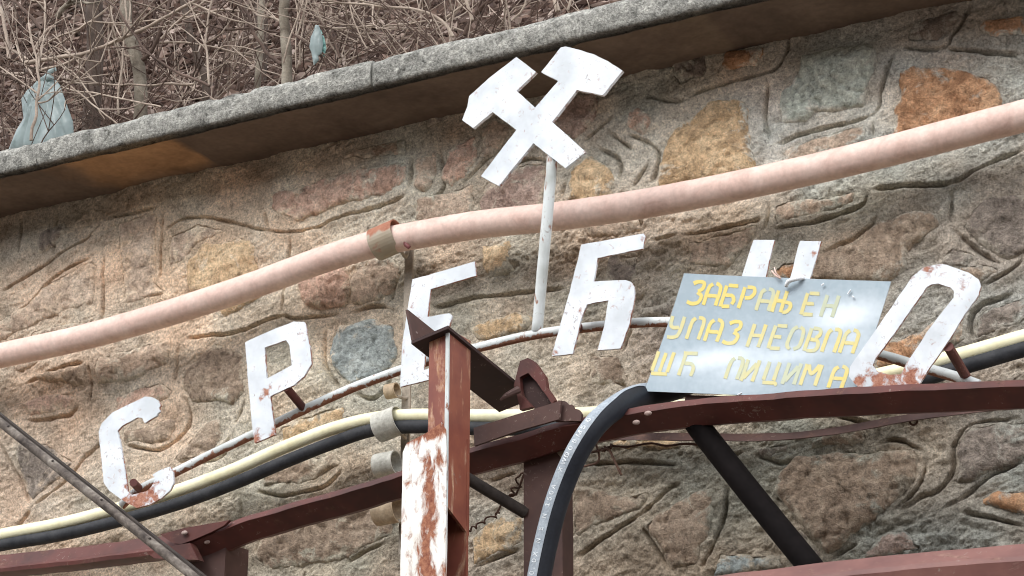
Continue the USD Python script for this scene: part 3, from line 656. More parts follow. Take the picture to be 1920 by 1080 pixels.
def slab(x0, x1, seed, chip=1.0):
    y0, y1, z0, z1 = -0.30, 0.14, 4.512, 4.628
    s = 0.014
    prof = [(y0, z) for z in np.arange(z0, z1, s)] + [(y, z1) for y in np.arange(y0, y1, 0.03)] + [(y1, z) for z in np.arange(z1, z0, -0.04)] + [(y, z0) for y in np.arange(y1, y0, -0.03)]
    prof = np.array(prof)
    k = len(prof)
    xs = np.arange(x0, x1 + 1e-6, (x1 - x0) / max(1, int((x1 - x0) / s)))
    v = np.column_stack([np.repeat(xs, k), np.tile(prof[:, 0], len(xs)), np.tile(prof[:, 1], len(xs))])
    q = v.copy()
    cy, cz = (v[:, 1] - (y0 + y1) / 2), (v[:, 2] - (z0 + z1) / 2)
    front = np.exp(-((v[:, 1] - y0) / 0.03) ** 2)
    top = front * np.exp(-((v[:, 2] - z1) / 0.022) ** 2)
    bot = front * np.exp(-((v[:, 2] - z0) / 0.016) ** 2)
    n1 = fbm(q * np.array([16, 16, 16]), 4, seed)
    n2 = fbm(q * np.array([5, 5, 5]), 3, seed + 3)
    v[:, 1] += front * (0.008 * (n1 - 0.5) + 0.008 * (fbm(q * 45, 3, seed + 9) - 0.5)) + top * chip * (0.012 + 0.05 * np.clip(n1 - 0.5, 0, 1)) + bot * (0.008 + 0.03 * np.clip(n1 - 0.55, 0, 1))
    v[:, 2] += top * (-0.010 - 0.07 * np.clip(n2 - 0.5, 0, 1)) + np.where(v[:, 2] > z1 - 0.002, 0.03 * (n2 - 0.5) * np.clip((v[:, 1] - y0) / 0.05, 0.5, 1), 0) + bot * 0.014 * (n1 - 0.35)
    f = []
    a = np.arange(k)
    b = (a + 1) % k
    for i in range(len(xs) - 1):
        f.append(np.stack([i * k + a, i * k + b, (i + 1) * k + b], 1))
        f.append(np.stack([i * k + a, (i + 1) * k + b, (i + 1) * k + a], 1))
    cap = np.array([(0, j, j + 1) for j in range(1, k - 1)])
    f += [cap, cap + (len(xs) - 1) * k]
    m = trimesh.Trimesh(v, np.vstack(f), process=False)
    m.fix_normals()
    return m


xa, xb = U(68, 290, -0.3)[0], U(696, 140, -0.3)[0]
for i, (a, b) in enumerate([(-6.0, xa - 0.0012), (xa + 0.0012, xb - 0.004), (xb + 0.004, 1.35), (1.353, 5.0)]):
    obj('slab', slab(a, b, 60 + 7 * i), M['concrete'], cop, smooth=40)
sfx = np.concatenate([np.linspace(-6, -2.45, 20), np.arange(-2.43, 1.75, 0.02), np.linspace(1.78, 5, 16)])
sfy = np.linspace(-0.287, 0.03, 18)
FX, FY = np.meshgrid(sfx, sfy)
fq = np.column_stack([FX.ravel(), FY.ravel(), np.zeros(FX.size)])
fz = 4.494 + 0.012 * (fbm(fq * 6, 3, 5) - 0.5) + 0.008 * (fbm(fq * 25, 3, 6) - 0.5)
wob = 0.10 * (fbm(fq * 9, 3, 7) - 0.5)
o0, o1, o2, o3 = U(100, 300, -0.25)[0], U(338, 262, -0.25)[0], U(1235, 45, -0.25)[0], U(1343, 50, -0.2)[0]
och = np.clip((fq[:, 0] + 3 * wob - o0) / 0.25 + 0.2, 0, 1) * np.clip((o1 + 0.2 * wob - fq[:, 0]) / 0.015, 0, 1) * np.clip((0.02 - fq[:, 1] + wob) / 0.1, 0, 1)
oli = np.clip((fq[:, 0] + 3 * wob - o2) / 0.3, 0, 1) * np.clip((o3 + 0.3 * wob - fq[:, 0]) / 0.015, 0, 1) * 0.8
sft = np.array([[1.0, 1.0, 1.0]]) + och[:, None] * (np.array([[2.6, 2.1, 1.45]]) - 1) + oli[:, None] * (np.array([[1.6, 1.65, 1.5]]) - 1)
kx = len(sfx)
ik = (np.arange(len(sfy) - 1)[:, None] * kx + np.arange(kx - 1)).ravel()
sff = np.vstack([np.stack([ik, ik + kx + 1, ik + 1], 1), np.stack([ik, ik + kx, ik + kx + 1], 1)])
obj('underside', trimesh.Trimesh(np.column_stack([fq[:, :2], fz]), sff, process=False), M['soffit'], cop, smooth=True, attrs={'tint': sft}, label='dark brown underside with an ochre stain near its left end')  # separate dark brown sheet under the slabs, paler in two patches

# ------------------------------------------------------------------ leaf litter, trees, brush, bags
NL = 60000
ly = 0.10 + 6.5 * rng.uniform(0, 1, NL) ** 1.8
lx = rng.uniform(-4.0, 1.6, NL) - ly * rng.uniform(0, 0.9, NL)
lz = hill_z(lx, ly) + rng.uniform(0.0, 0.045, NL)
ln = rng.uniform(0.022, 0.05, NL) * (1 + 0.12 * ly)
lw = ln * rng.uniform(0.3, 0.55, NL)
shape = np.array([[-1, 0, 0], [-0.4, -0.9, 0.25], [0.4, -0.8, 0.22], [1, 0, 0.1], [0.4, 0.8, 0.22], [-0.4, 0.9, 0.25], [0, 0, -0.05]])
lf = np.array([[6, 0, 1], [6, 1, 2], [6, 2, 3], [6, 3, 4], [6, 4, 5], [6, 5, 0]])
az, tl, rl = rng.uniform(0, 2 * np.pi, NL), rng.normal(0.55, 0.5, NL), rng.normal(0, 0.6, NL)
loc = shape[None] * np.stack([ln, lw, ln * rng.uniform(0.2, 1.6, NL)], 1)[:, None]
cr_, sr_ = np.cos(rl)[:, None], np.sin(rl)[:, None]
y1_, z1_ = loc[..., 1] * cr_ - loc[..., 2] * sr_, loc[..., 1] * sr_ + loc[..., 2] * cr_
x1_ = loc[..., 0]
ca, sa = np.cos(az)[:, None], np.sin(az)[:, None]
x2_, y2_ = x1_ * ca - y1_ * sa, x1_ * sa + y1_ * ca
ct, st = np.cos(tl)[:, None], np.sin(tl)[:, None]
y3_, z3_ = y2_ * ct - z1_ * st, y2_ * st + z1_ * ct
lv = np.stack([x2_ + lx[:, None], y3_ + ly[:, None], z3_ + lz[:, None]], -1).reshape(-1, 3)
lfa = (lf[None] + 7 * np.arange(NL)[:, None, None]).reshape(-1, 3)
pal = np.array([(.155, .10, .078), (.23, .16, .128), (.35, .265, .22), (.075, .045, .036), (.45, .36, .305), (.26, .175, .135), (.11, .07, .055)])
lc = 0.82 * pal[rng.choice(len(pal), NL, p=[.22, .22, .16, .14, .06, .10, .10])] * rng.uniform(0.7, 1.2, (NL, 1))
obj('leaf_litter', trimesh.Trimesh(lv, lfa, process=False), M['leaf'], kind='stuff', label='dead brown leaves covering the slope above the wall', cat='leaves', attrs={'tint': np.repeat(lc, 7, 0)})


def px_r(w, y):
    """Radius in metres of something w photo pixels wide near the wall at depth y."""
    return 0.5 * w * (6.9 + y) / FPX


def down(pt, extra=0.0):
    """The pixel path's lower end carried on to the hillside."""
    return np.array([pt[0], pt[1] + extra, float(hill_z(pt[0], pt[1] + extra)) - 0.05])


def twiggy(path, r0, r1, nside, seed, ln=(0.15, 0.45)):
    """One stem with side twigs."""
    rr = random.Random(seed)
    p = spline(path, 0.05)
    q = p + 0.012 * np.column_stack([fbm(p * 9 + seed, 2, 1) - 0.5, fbm(p * 9 + seed, 2, 2) - 0.5, fbm(p * 9 + seed, 2, 3) - 0.5]) * 2
    ms = [tube(q, [r0, r1], 7, rough=0.25, seed=seed, sp=False)]
    for _ in range(nside):
        i = rr.randrange(len(q) // 4, len(q))
        t = q[min(i + 1, len(q) - 1)] - q[max(i - 1, 0)]
        t /= np.linalg.norm(t)
        d = t * 0.7 + np.array([rr.uniform(-1, 1), rr.uniform(-0.7, 0.5), rr.uniform(-0.5, 0.9)])
        d /= np.linalg.norm(d)
        l_ = rr.uniform(*ln)
        e = q[i] + d * l_ + np.array([0, 0, rr.uniform(-0.05, 0.08)])
        mid = (q[i] + e) / 2 + np.array([rr.uniform(-.04, .04), 0, rr.uniform(-.04, .04)])
        ms.append(tube([q[i], mid, e], [r1 * 0.8 + 0.001, 0.0014], 5, 0.06))
    return cat(ms)


def tree(name, label, trunk_px, w, y, mat, branches=(), group=None, bend=True):
    t = thing(name, label, 'tree', group)
    P = UL(trunk_px, y)
    low, hi = P[-1], P[0]
    foot = down(low)
    d = (P[0] - P[1]) / np.linalg.norm(P[0] - P[1])
    top = [P[0] + d * 0.6 + np.array([0.04, 0.05, 0.1]), P[0] + d * 1.5 + np.array([0.15, 0.1, 0.3]), P[0] + d * 2.6 + np.array([0.1, 0.25, 0.7])]
    path = np.vstack([top[::-1], P, foot[None]])
    r = px_r(w, y)
    obj('trunk', tube(path[::-1], [r * 1.12, r, r * 0.92, r * 0.75, r * 0.35], 14, 0.03, 0.16, len(label)), mat, t, smooth=True)
    for k, (bp, bw, bm) in enumerate(branches):
        B = UL(bp, y)
        obj('branch', twiggy(B, px_r(bw, y), px_r(bw, y) * 0.45, 4, 100 + k + len(label)), bm, t, smooth=True)
    rr = random.Random(len(label) * 7)
    for k in range(5):
        a = path[0] + (path[3] - path[0]) * rr.uniform(0.1, 0.8)
        b = a + np.array([rr.uniform(-.9, .9), rr.uniform(-.5, .5), rr.uniform(.3, .9)])
        obj('branch', twiggy([a, (a + b) / 2 + np.array([0, 0, 0.05]), b], r * 0.3, 0.003, 5, 300 + k), mat, t, smooth=True)
    return t


TW, TD, BK, BD = M['twig'], M['twig_dark'], M['bark'], M['bark_dark']
tree('young_tree', 'grey forked sapling just right of the large pale blue bag', [(236, 0), (240, 55), (254, 103), (262, 140), (264, 208)], 25, 0.42, BK, [([(258, 118), (280, 100), (298, 72), (312, 30), (318, -20)], 10, TD), ([(264, 112), (230, 98), (212, 70)], 6, TW)])
tree('young_tree', 'thick dark trunk standing behind the long pale branch above the left bag', [(178, -5), (179, 80), (176, 150), (172, 215)], 34, 0.85, M['bark_dark'], [([(176, 40), (150, 10), (120, -20)], 12, BD)])
tree('young_tree', 'pale straight sapling beside the small teal bag', [(534, -5), (535, 60), (538, 145)], 19, 0.30, BK, [([(537, 27), (552, 8), (562, -15)], 7, TD), ([(534, 40), (510, 32), (480, 25), (467, 0)], 5, TW)])
tree('young_tree', 'thin dark leaning trunk halfway between the two grey saplings', [(355, 60), (364, 85), (373, 117), (386, 160)], 14, 0.7, BD)
tree('young_tree', 'slim grey stem just left of the pale straight sapling', [(492, -5), (489, 65), (484, 142)], 12, 0.75, BK)
tree('young_tree', 'dark stout trunk at the top edge above the pale straight sapling', [(485, -40), (487, -5), (488, 24), (492, 60)], 22, 1.5, BD)


def brush(label, stems, y, group=None):
    t = thing('bare_shrub', label, 'shrub', group)
    for k, (pts, w, mt) in enumerate(stems):
        B = UL(pts, y + 0.05 * (k % 3))
        d = (B[-1] - B[-2]) / np.linalg.norm(B[-1] - B[-2])
        B = np.vstack([B, B[-1] + d * 0.25])
        obj('stem', twiggy(B, px_r(w, y), px_r(w, y) * 0.6, 5, 500 + int(pts[0][0]) + k), mt, t, smooth=True)


brush('bare shrub with the long pale arching branch over the left bag', [
    ([(50, 117), (93, 111), (138, 104), (167, 97), (197, 88), (233, 72), (267, 55), (313, 28), (360, 5)], 9, TW), ([(67, 107), (90, 78), (117, 65), (150, 52), (167, 43), (223, 41)], 5, TW),
    ([(62, 105), (75, 80), (83, 55), (86, 20), (80, -10)], 5, TW), ([(72, 138), (90, 130), (117, 120), (150, 107), (170, 98)], 7, TW), ([(72, 108), (110, 85), (145, 58), (190, 25)], 4, TW)], 0.30)
brush('bare shrub with dark crossing stems at the upper left corner', [
    ([(78, 57), (50, 25), (22, 3), (0, -10)], 9, TD), ([(17, 113), (10, 55), (0, 17), (-10, -10)], 9, TW), ([(53, 113), (20, 93), (0, 87), (-20, 85)], 5, TW), ([(103, 35), (125, 10), (150, -2)], 13, BK),
    ([(80, 60), (86, 30), (84, 0)], 6, TD), ([(60, 140), (40, 105), (25, 60)], 4, TW), ([(50, 135), (0, 137), (-20, 138)], 6, TW), ([(125, 100), (118, 70), (122, 30), (128, -5)], 6, TD)], 0.45)
brush('bare shrub with a dark stem slanting down to the coping between the grey saplings', [
    ([(392, 160), (350, 142), (320, 127), (283, 103), (247, 63), (217, 13), (182, -5)], 6, TD), ([(222, 215), (224, 160), (233, 80), (237, -5)], 5, TW), ([(360, 155), (320, 161), (217, 160), (183, 158), (155, 157)], 5, TW),
    ([(300, 200), (217, 181), (158, 173), (117, 164), (83, 155)], 4, TW), ([(200, 222), (142, 143), (117, 125)], 4, TW), ([(183, 158), (150, 122)], 4, TW), ([(392, 160), (387, 107), (385, 65), (395, 20)], 5, TW)], 0.25)
brush('bare shrub of pale and dark twigs left of the pale straight sapling', [
    ([(528, 122), (515, 113), (497, 95), (475, 62), (465, 30), (445, -5)], 8, TD), ([(523, 63), (467, 56), (417, 56), (393, 47), (340, 36), (300, 23)], 5, TD), ([(455, 22), (423, 18), (383, 25), (340, 36)], 5, TW),
    ([(300, 72), (338, 38), (375, 10)], 5, TW), ([(488, 48), (507, -5)], 4, TW), ([(300, 81), (350, 80), (395, 88)], 5, TW), ([(400, 100), (420, 85), (450, 90), (490, 97)], 3, TW)], 0.38)
brush('pale twigs poking up in front of the large pale blue bag', [([(58, 262), (60, 240), (70, 215), (72, 190), (74, 160), (70, 135)], 7, TW), ([(72, 195), (88, 192), (104, 180)], 4, TW), ([(118, 150), (150, 175), (200, 215)], 4, TW)], 0.06)
brush('bare shrub of thin twigs around the small teal bag', [
    ([(530, 120), (550, 53), (567, 5), (570, -20)], 4, TW), ([(640, 110), (620, 67), (590, 30), (570, 3)], 5, TD), ([(550, 38), (600, 45), (622, 52)], 4, TW), ([(550, 66), (580, 85), (606, 104)], 4, TD),
    ([(600, 48), (642, 55), (707, 48)], 5, TW), ([(637, 110), (608, 55)], 4, TW), ([(556, 128), (556, 70)], 3, TW), ([(562, 120), (568, 60)], 3, TW)], 0.25)
brush('bare shrub of bending pale stems above the middle of the coping', [
    ([(852, 68), (830, 38), (800, 22), (747, 13), (700, 10)], 6, TW), ([(800, 74), (802, 30), (803, -5)], 5, TD), ([(872, 64), (885, 35), (923, -5)], 9, TD), ([(885, 38), (873, -5)], 7, TW), ([(837, 33), (885, -2)], 5, TW),
    ([(806, 65), (835, 40)], 4, TW), ([(690, 90), (660, 30), (655, 0)], 3, TW), ([(700, 85), (668, 28)], 3, TW)], 0.2)
brush('pale cut stems at the right end of the visible slope', [([(1047, 20), (1040, -5), (1030, -40)], 10, TW), ([(1062, 18), (1066, -5), (1070, -40)], 5, TW), ([(960, 40), (985, 10), (990, -20)], 4, TW)], 0.2)
brush_labels = ['thin leaning twigs low behind the left bag', 'faint upright twigs on the slope behind the forked sapling', 'thin twigs on the slope right of the forked sapling', 'loose twigs on the slope above the left coping crack',
                'upright twigs far up the slope beside the dark stout trunk', 'scattered twigs on the slope above the small teal bag', 'thin twigs on the slope right of the small teal bag', 'fine twigs on the slope above the coping joint',
                'twigs on the slope left of the bending pale stems', 'twigs on the slope right of the bending pale stems', 'fine twig tangle at the upper left corner', 'fine twig tangle behind the long pale branch']
spots = [(40, 190, .5), (300, 120, .9), (340, 150, .5), (110, 220, .35), (430, 60, 1.2), (590, 30, .9), (650, 70, .4), (690, 60, .6), (750, 50, .3), (960, 20, .35), (40, 60, 1.2), (200, 90, .7)]
for k, ((sx, sy, y), lb) in enumerate(zip(spots, brush_labels)):
    t = thing('bare_shrub', lb, 'shrub')
    rr = random.Random(900 + k)
    base = U(sx, sy, y)
    base[2] = float(hill_z(base[0], base[1]))
    for s in range(11):
        a = base + np.array([rr.uniform(-.45, .45), rr.uniform(-.15, .25), 0])
        a[2] = float(hill_z(a[0], max(a[1], 0.1))) - 0.02
        d = np.array([rr.uniform(-0.9, 0.9), rr.uniform(-0.5, 0.3), rr.uniform(0.25, 1.0)])
        l_ = rr.uniform(0.4, 1.1)
        obj('stem', twiggy([a, a + d * l_ * 0.5 + np.array([0, 0, rr.uniform(0, .08)]), a + d * l_], rr.uniform(.0022, .005), 0.0017, 5, 2000 + k * 20 + s), rr.choice([TW, TD, TD]), t, smooth=True)


def pillow(poly, y, bulge, seed, step=0.008, fold=0.03):
    P = Polygon([(q[0], q[2]) for q in UL(poly, y)]).buffer(0)
    x0, z0, x1, z1 = P.bounds
    a, b = np.meshgrid(np.arange(x0, x1, step), np.arange(z0, z1, step))
    pts = np.column_stack([a.ravel(), b.ravel()])
    pts = pts[shapely.contains_xy(P.buffer(-step * 0.4), pts[:, 0], pts[:, 1])]
    ring = np.array(shapely.segmentize(P.exterior, step).coords)[:-1]
    allp = np.vstack([ring, pts])
    tri = Delaunay(allp).simplices
    cen = allp[tri].mean(1)
    tri = tri[shapely.contains_xy(P, cen[:, 0], cen[:, 1])]
    d = shapely.distance(shapely.points(allp), P.exterior)
    s = 1 - np.exp(-d / (bulge * 0.8))
    topx, topz = (x0 + x1) / 2, z1
    ang = np.arctan2(allp[:, 0] - topx, topz + 0.05 - allp[:, 1])
    fq = np.column_stack([ang * 5, np.full(len(ang), seed), (topz - allp[:, 1]) * 2.5])
    crease = np.abs(2 * fbm(fq * 1.3, 3, seed) - 1)
    h = bulge * s + fold * (crease - 0.3) * np.clip(d / 0.015, 0, 1)
    n = len(allp)
    v = np.vstack([np.column_stack([allp[:, 0], y - h, allp[:, 1]]), np.column_stack([allp[:, 0], y + 0.004 + 0.8 * h, allp[:, 1]])])
    k = np.arange(len(ring))
    k2 = (k + 1) % len(ring)
    m = trimesh.Trimesh(v, np.vstack([tri, tri[:, ::-1] + n, np.stack([k, k2, n + k2], 1), np.stack([k, n + k2, n + k], 1)]), process=False)
    m.fix_normals()
    return m


bag = thing('plastic_bag', 'large pale blue plastic bag snagged on a branch above the left end of the coping', 'bag')
obj('bag_body', pillow([(14, 285), (30, 245), (44, 222), (40, 185), (52, 168), (72, 152), (98, 142), (112, 160), (124, 195), (136, 228), (138, 262), (120, 290)], 0.22, 0.03, 3, fold=0.035), M['bag'], bag, smooth=True)
obj('knot', pillow([(84, 140), (92, 130), (104, 126), (105, 132), (94, 138), (100, 148), (84, 152), (70, 150)], 0.20, 0.012, 5, 0.006, 0.008), M['bag'], bag, smooth=True)
bag2 = thing('plastic_bag', 'small teal plastic bag hanging in twigs right of the pale straight sapling', 'bag')
obj('bag_body', pillow([(591, 47), (597, 47), (603, 65), (605, 85), (602, 100), (596, 104), (597, 112), (588, 122), (584, 100), (580, 88), (582, 72), (588, 58)], 0.24, 0.03, 4, 0.006, 0.03), M['bag'], bag2, smooth=True)
obj('torn_strip', pillow([(601, 55), (608, 72), (611, 90), (607, 106), (603, 98), (604, 80)], 0.27, 0.012, 6, 0.006, 0.02), M['bag_teal'], bag2, smooth=True)


# ------------------------------------------------------------------ pipes along the wall
def ring(c, ax, r0, r1, ln, n=28):
    m = trimesh.creation.annulus(r0, r1, ln, sections=n)
    m.apply_transform(trimesh.geometry.align_vectors([0, 0, 1], ax))
    m.apply_translation(c)
    return m


YP = -0.15
pk = [(-260, 728), (-120, 697), (0, 667), (150, 634), (300, 592), (460, 540), (600, 489), (700, 458), (770, 443), (900, 421), (1050, 405), (1200, 383), (1350, 355), (1500, 323), (1650, 287), (1800, 248), (1920, 217), (2040, 184), (2200, 140)]
pipe = thing('pink_pipe', 'long pink plastic pipe running across the wall above the letters', 'pipe')
obj('pipe_body', tube(UL(pk, YP), 0.0475, 28, 0.03, 0.02, 3), M['pink'], pipe, smooth=True)
a = UL([(757, 446), (762, 445)], YP)
obj('dark_mark', pillow([(754, 440), (759, 444), (764, 456), (770, 462), (765, 467), (758, 462), (754, 452)], YP - 0.030, 0.014, 8, 0.006, 0.0), M['pink_dark'], pipe, smooth=True, label='dark red scrape on the pipe beside the clamp')
YC = -0.12
cr = [(-220, 1040), (-120, 1026), (0, 1003), (120, 980), (230, 951), (330, 921), (430, 884), (530, 840), (620, 805), (700, 785), (780, 779), (880, 780), (980, 780), (1100, 776), (1250, 765), (1400, 748), (1550, 725), (1700, 692), (1800, 666), (1920, 632), (2040, 600), (2200, 560)]
bk = [(-220, 1066), (-120, 1050), (0, 1023), (120, 1002), (230, 975), (330, 946), (430, 910), (530, 868), (620, 832), (700, 806), (780, 800), (880, 803), (980, 804), (1100, 800), (1250, 790), (1400, 773), (1550, 750), (1700, 718), (1800, 690), (1920, 655), (2040, 622), (2200, 582)]
obj('cream_pipe', tube(UL(cr, YC - 0.005), 0.0225, 18, 0.03, 0.02, 5), M['cream'], smooth=True, label='thin cream yellow pipe sagging across the wall below the letters', cat='pipe')
obj('black_cable', tube(UL(bk, YC - 0.012), 0.0225, 18, 0.03, 0.04, 6), M['rubber_dusty'], smooth=True, label='dusty black cable running tight under the cream yellow pipe', cat='cable')

rack = thing('pipe_rack', 'upright flat bar with sleeve clamps on the wall left of the peeling post', 'pipe rack')
sa_, sb_ = U(768, 462, -0.055), U(768, 1010, -0.055)
obj('strap', box((sa_[0] - 0.016, -0.060, sb_[2] - 0.05), (sa_[0] + 0.016, -0.052, sa_[2] + 0.02)), M['strap'], rack)
for (cx, cy, y, ro, ln, mt, lb) in [(726, 450, YP, 0.058, 0.095, 'sleeve_rust', 'rusty clamp around the pink pipe'), (735, 733, -0.10, 0.026, 0.04, 'sleeve_brown', None), (729, 795, YC - 0.01, 0.050, 0.085, 'sleeve', 'grey sleeve around the cream pipe and black cable'),
                               (725, 870, -0.11, 0.040, 0.075, 'sleeve', 'empty pale grey sleeve'), (727, 957, -0.11, 0.046, 0.082, 'sleeve_brown', 'empty brown sleeve, lowest of the rack')]:
    c = U(cx, cy, y)
    ax = np.array([0.97, 0, 0.22 if cy in (450, 795) else 0.05])
    m = ring(c, ax / np.linalg.norm(ax), ro - 0.004, ro, ln, 32)
    at = {'rust': np.clip((m.vertices[:, 2] - c[2]) / 0.05 + 0.15, 0, 1)} if 'rust' in mt else None
    v2, f2 = trimesh.remesh.subdivide_to_size(m.vertices, m.faces, 0.03)
    m = trimesh.Trimesh(v2, f2, process=False)
    if at:
        at = {'rust': np.clip((v2[:, 2] - c[2]) / 0.05 + 0.1, 0, 1)}
    sl = obj('sleeve', m, M[mt], rack, smooth=40 if not at else False, label=lb, attrs=at)
    e = np.array([sa_[0], -0.056, c[2] + 0.01])
    obj('bracket', tube([c + ax * ln * 0.55 + np.array([0, 0, -ro * 0.9]), (c + e) / 2 + np.array([0.02, 0.02, -ro * 0.9]), e], 0.006, 8), M['strap'], sl)

# ------------------------------------------------------------------ greeting sign: letters and hammers on a bent rod
YL, YR = -0.56, -0.47
sign = thing('greeting_sign', 'white painted metal letters and crossed hammers welded to an arched rod', 'sign')


def blobs(v, spots, y):
    """Where rust has broken out: 1 at each spot, fading with distance."""
    r = np.zeros(len(v))
    for px_, py_, rad, s in spots:
        c = U(px_, py_, y)
        d = np.hypot(v[:, 0] - c[0], v[:, 2] - c[2])
        r = np.maximum(r, s * np.exp(-(d / (rad * 0.00172)) ** 2))
    return r


def off(pts, s, ox, oy):
    return [(ox + x / s, oy + y / s) for x, y in pts]


def letter(label, poly, holes, spots, seed, y=YL, tilt=None, thick=0.009):
    m = prism(poly, y, thick, holes, 0.014, jitter=0.0016, seed=seed)
    v = m.vertices.copy()
    r = np.maximum(blobs(v, spots, y), np.where(v[:, 1] > y + 0.001, 0.75, 0))
    fq = v * np.array([7, 0, 7])
    v[:, 1] += 0.006 * (fbm(fq, 2, seed) - 0.5)
    m = trimesh.Trimesh(v, m.faces, process=False)
    return obj('letter', m, M['white'], sign, label=label, attrs={'rust': r})


C_ = off([(500, 105), (560, 110), (610, 135), (630, 180), (618, 200), (628, 232), (605, 250), (600, 268), (500, 330), (480, 285), (440, 282), (310, 352), (270, 395), (292, 480), (312, 600), (332, 740), (355, 900), (385, 938), (520, 903), (552, 870), (572, 838), (588, 800), (565, 765), (620, 730), (710, 698), (738, 740), (745, 830), (715, 895), (640, 962), (540, 1018), (430, 1045), (330, 990), (200, 900), (155, 830), (135, 640), (115, 480), (110, 400), (135, 330), (230, 240), (350, 180)], 4.5, 160, 720)
R_ = off([(85, 225), (110, 210), (330, 110), (480, 55), (560, 60), (575, 80), (585, 170), (612, 260), (622, 400), (560, 502), (480, 572), (300, 652), (288, 662), (302, 800), (325, 970), (160, 1040), (145, 950), (120, 650), (95, 330)], 4.32, 440, 590)
RH = off([(240, 265), (415, 205), (445, 250), (462, 410), (260, 520), (250, 400)], 4.32, 440, 590)
E_ = [(773, 523), (797, 517), (890, 490), (892, 517), (807, 542), (801, 594), (842, 587), (848, 592), (840, 617), (799, 630), (794, 694), (862, 672), (862, 698), (750, 725), (755, 640), (765, 575)]
T_ = off([(1350, 295), (1700, 235), (1710, 250), (1695, 320), (1440, 370), (1418, 502), (1600, 495), (1630, 505), (1648, 535), (1650, 590), (1620, 740), (1570, 880), (1440, 890), (1480, 750), (1500, 608), (1380, 630), (1350, 700), (1300, 910), (1183, 922), (1240, 720), (1290, 540), (1330, 380)], 3, 640, 360)
N_ = [(1413, 450), (1452, 450), (1428, 552), (1474, 552), (1500, 452), (1540, 452), (1475, 664), (1436, 664), (1462, 580), (1420, 580), (1388, 660), (1345, 660)]
O_ = off([(780, 57), (830, 65), (990, 120), (1060, 170), (1075, 220), (1060, 280), (960, 420), (850, 600), (700, 810), (620, 948), (400, 955), (220, 972), (180, 940), (120, 870), (130, 800), (300, 560), (580, 150), (660, 85)], 3.858, 1560, 480)
OH = off([(720, 205), (770, 200), (860, 230), (885, 260), (880, 300), (700, 530), (530, 790), (500, 855), (420, 858), (330, 835), (295, 790), (310, 750), (450, 560), (680, 230)], 3.858, 1560, 480)
letter('letter С with a rusted lower curl, lowest at the left end of the arch', C_, [], [(250, 940, 34, 1.0), (285, 930, 26, 0.85), (235, 915, 16, .6), (290, 795, 7, .7), (262, 770, 6, .5), (186, 808, 4, .6)], 1)
letter('letter Р standing on the rod right of the С', R_, [RH], [(480, 825, 14, .8), (510, 815, 8, .6), (498, 735, 9, .85), (490, 743, 7, .8), (507, 726, 5, .8)], 2)
letter('letter Е partly hidden behind the peeling post', E_, [], [(755, 722, 5, .4)], 3)
letter('letter Ћ right of the thin pole', T_, [], [(1125, 655, 10, .4), (1040, 662, 8, .5), (1145, 452, 4, .45)], 4)
letter('letter Н whose stem tops show above the grey warning sign', N_, [], [(1525, 475, 6, .5)], 5, YL + 0.015)
letter('letter О leaning at the right end with a rusted foot', O_, [OH], [(1660, 715, 34, .95), (1700, 712, 26, .95), (1610, 715, 16, .95), (1628, 695, 9, .8), (1803, 528, 12, .62), (1740, 512, 16, .45), (1790, 512, 8, .5), (1640, 735, 14, .9)], 6, YL - 0.09)
rod = [(228, 948), (262, 918), (330, 885), (400, 850), (470, 817), (560, 773), (650, 732), (720, 705), (800, 678), (900, 651), (1000, 628), (1100, 614), (1200, 605), (1250, 604), (1330, 607), (1450, 622), (1560, 644), (1660, 668), (1720, 686), (1790, 706), (1835, 722)]
rm = tube(UL(rod, YR), 0.0150, 16, 0.025, 0.03, 9)
rv = rm.vertices
pth = spline(UL(rod, YR), 0.025)
near = np.array([np.argmin(((pth - q) ** 2).sum(1)) for q in rv[::16]]).repeat(16)[: len(rv)]
near = np.concatenate([near, np.zeros(len(rv) - len(near), int)])
rr_ = np.clip(-0.35 - (rv[:, 2] - pth[near][:, 2]) / 0.011, 0, 0.8)
obj('rod', rm, M['pole'], sign, smooth=True, attrs={'rust': rr_})
for (a, ya, b, yb) in [((538, 728), YL + 0.008, (571, 768), YR), ((1778, 650), YL - 0.08, (1811, 706), YR), ((250, 905), YL + 0.008, (262, 917), YR), ((1060, 612), YL + 0.008, (1090, 615), YR), ((1150, 608), YL + 0.008, (1170, 607), YR), ((1385, 612), YL + 0.02, (1400, 614), YR), ((775, 688), YL + 0.008, (790, 681), YR)]:
    m = tube([U(*a, ya), U(*b, yb)], 0.0135, 12)
    obj('standoff', m, M['red'], sign, smooth=30)
EM = off([(985, 320), (1095, 405), (985, 510), (1090, 605), (1220, 455), (1125, 405), (1220, 285), (1236, 266), (1262, 261), (1340, 280), (1420, 306), (1500, 345), (1582, 398), (1470, 535), (1325, 505), (1260, 590), (1185, 685), (1375, 855), (1260, 945), (1080, 805), (885, 1045), (785, 990), (985, 730), (850, 630), (740, 720), (680, 675), (708, 600), (720, 540), (830, 440)], 3, 640, 0)
em = thing  # (kept short: the emblem is a part of the sign, its pole a sub-part)
m = prism(EM, YL + 0.01, 0.013, (), 0.016, jitter=0.0012, seed=12)
emb = obj('emblem', m, M['white'], sign, label='crossed hammers emblem on the thin pole above the letters', attrs={'rust': np.maximum(blobs(m.vertices, [(935, 346, 6, .5), (1168, 133, 4, .6), (870, 228, 5, .4), (1095, 282, 5, .4)], YL), np.where(m.vertices[:, 1] > YL + 0.012, 0.35, 0))})
pm = tube([U(1036, 292, YL + 0.03), U(1026, 410, YL + 0.045), U(1016, 520, YR - 0.02), U(1007, 622, YR)], 0.0175, 14, 0.03, 0.03, 4)
obj('pole', pm, M['pole'], emb, smooth=True, attrs={'rust': np.full(len(pm.vertices), 0.10)})

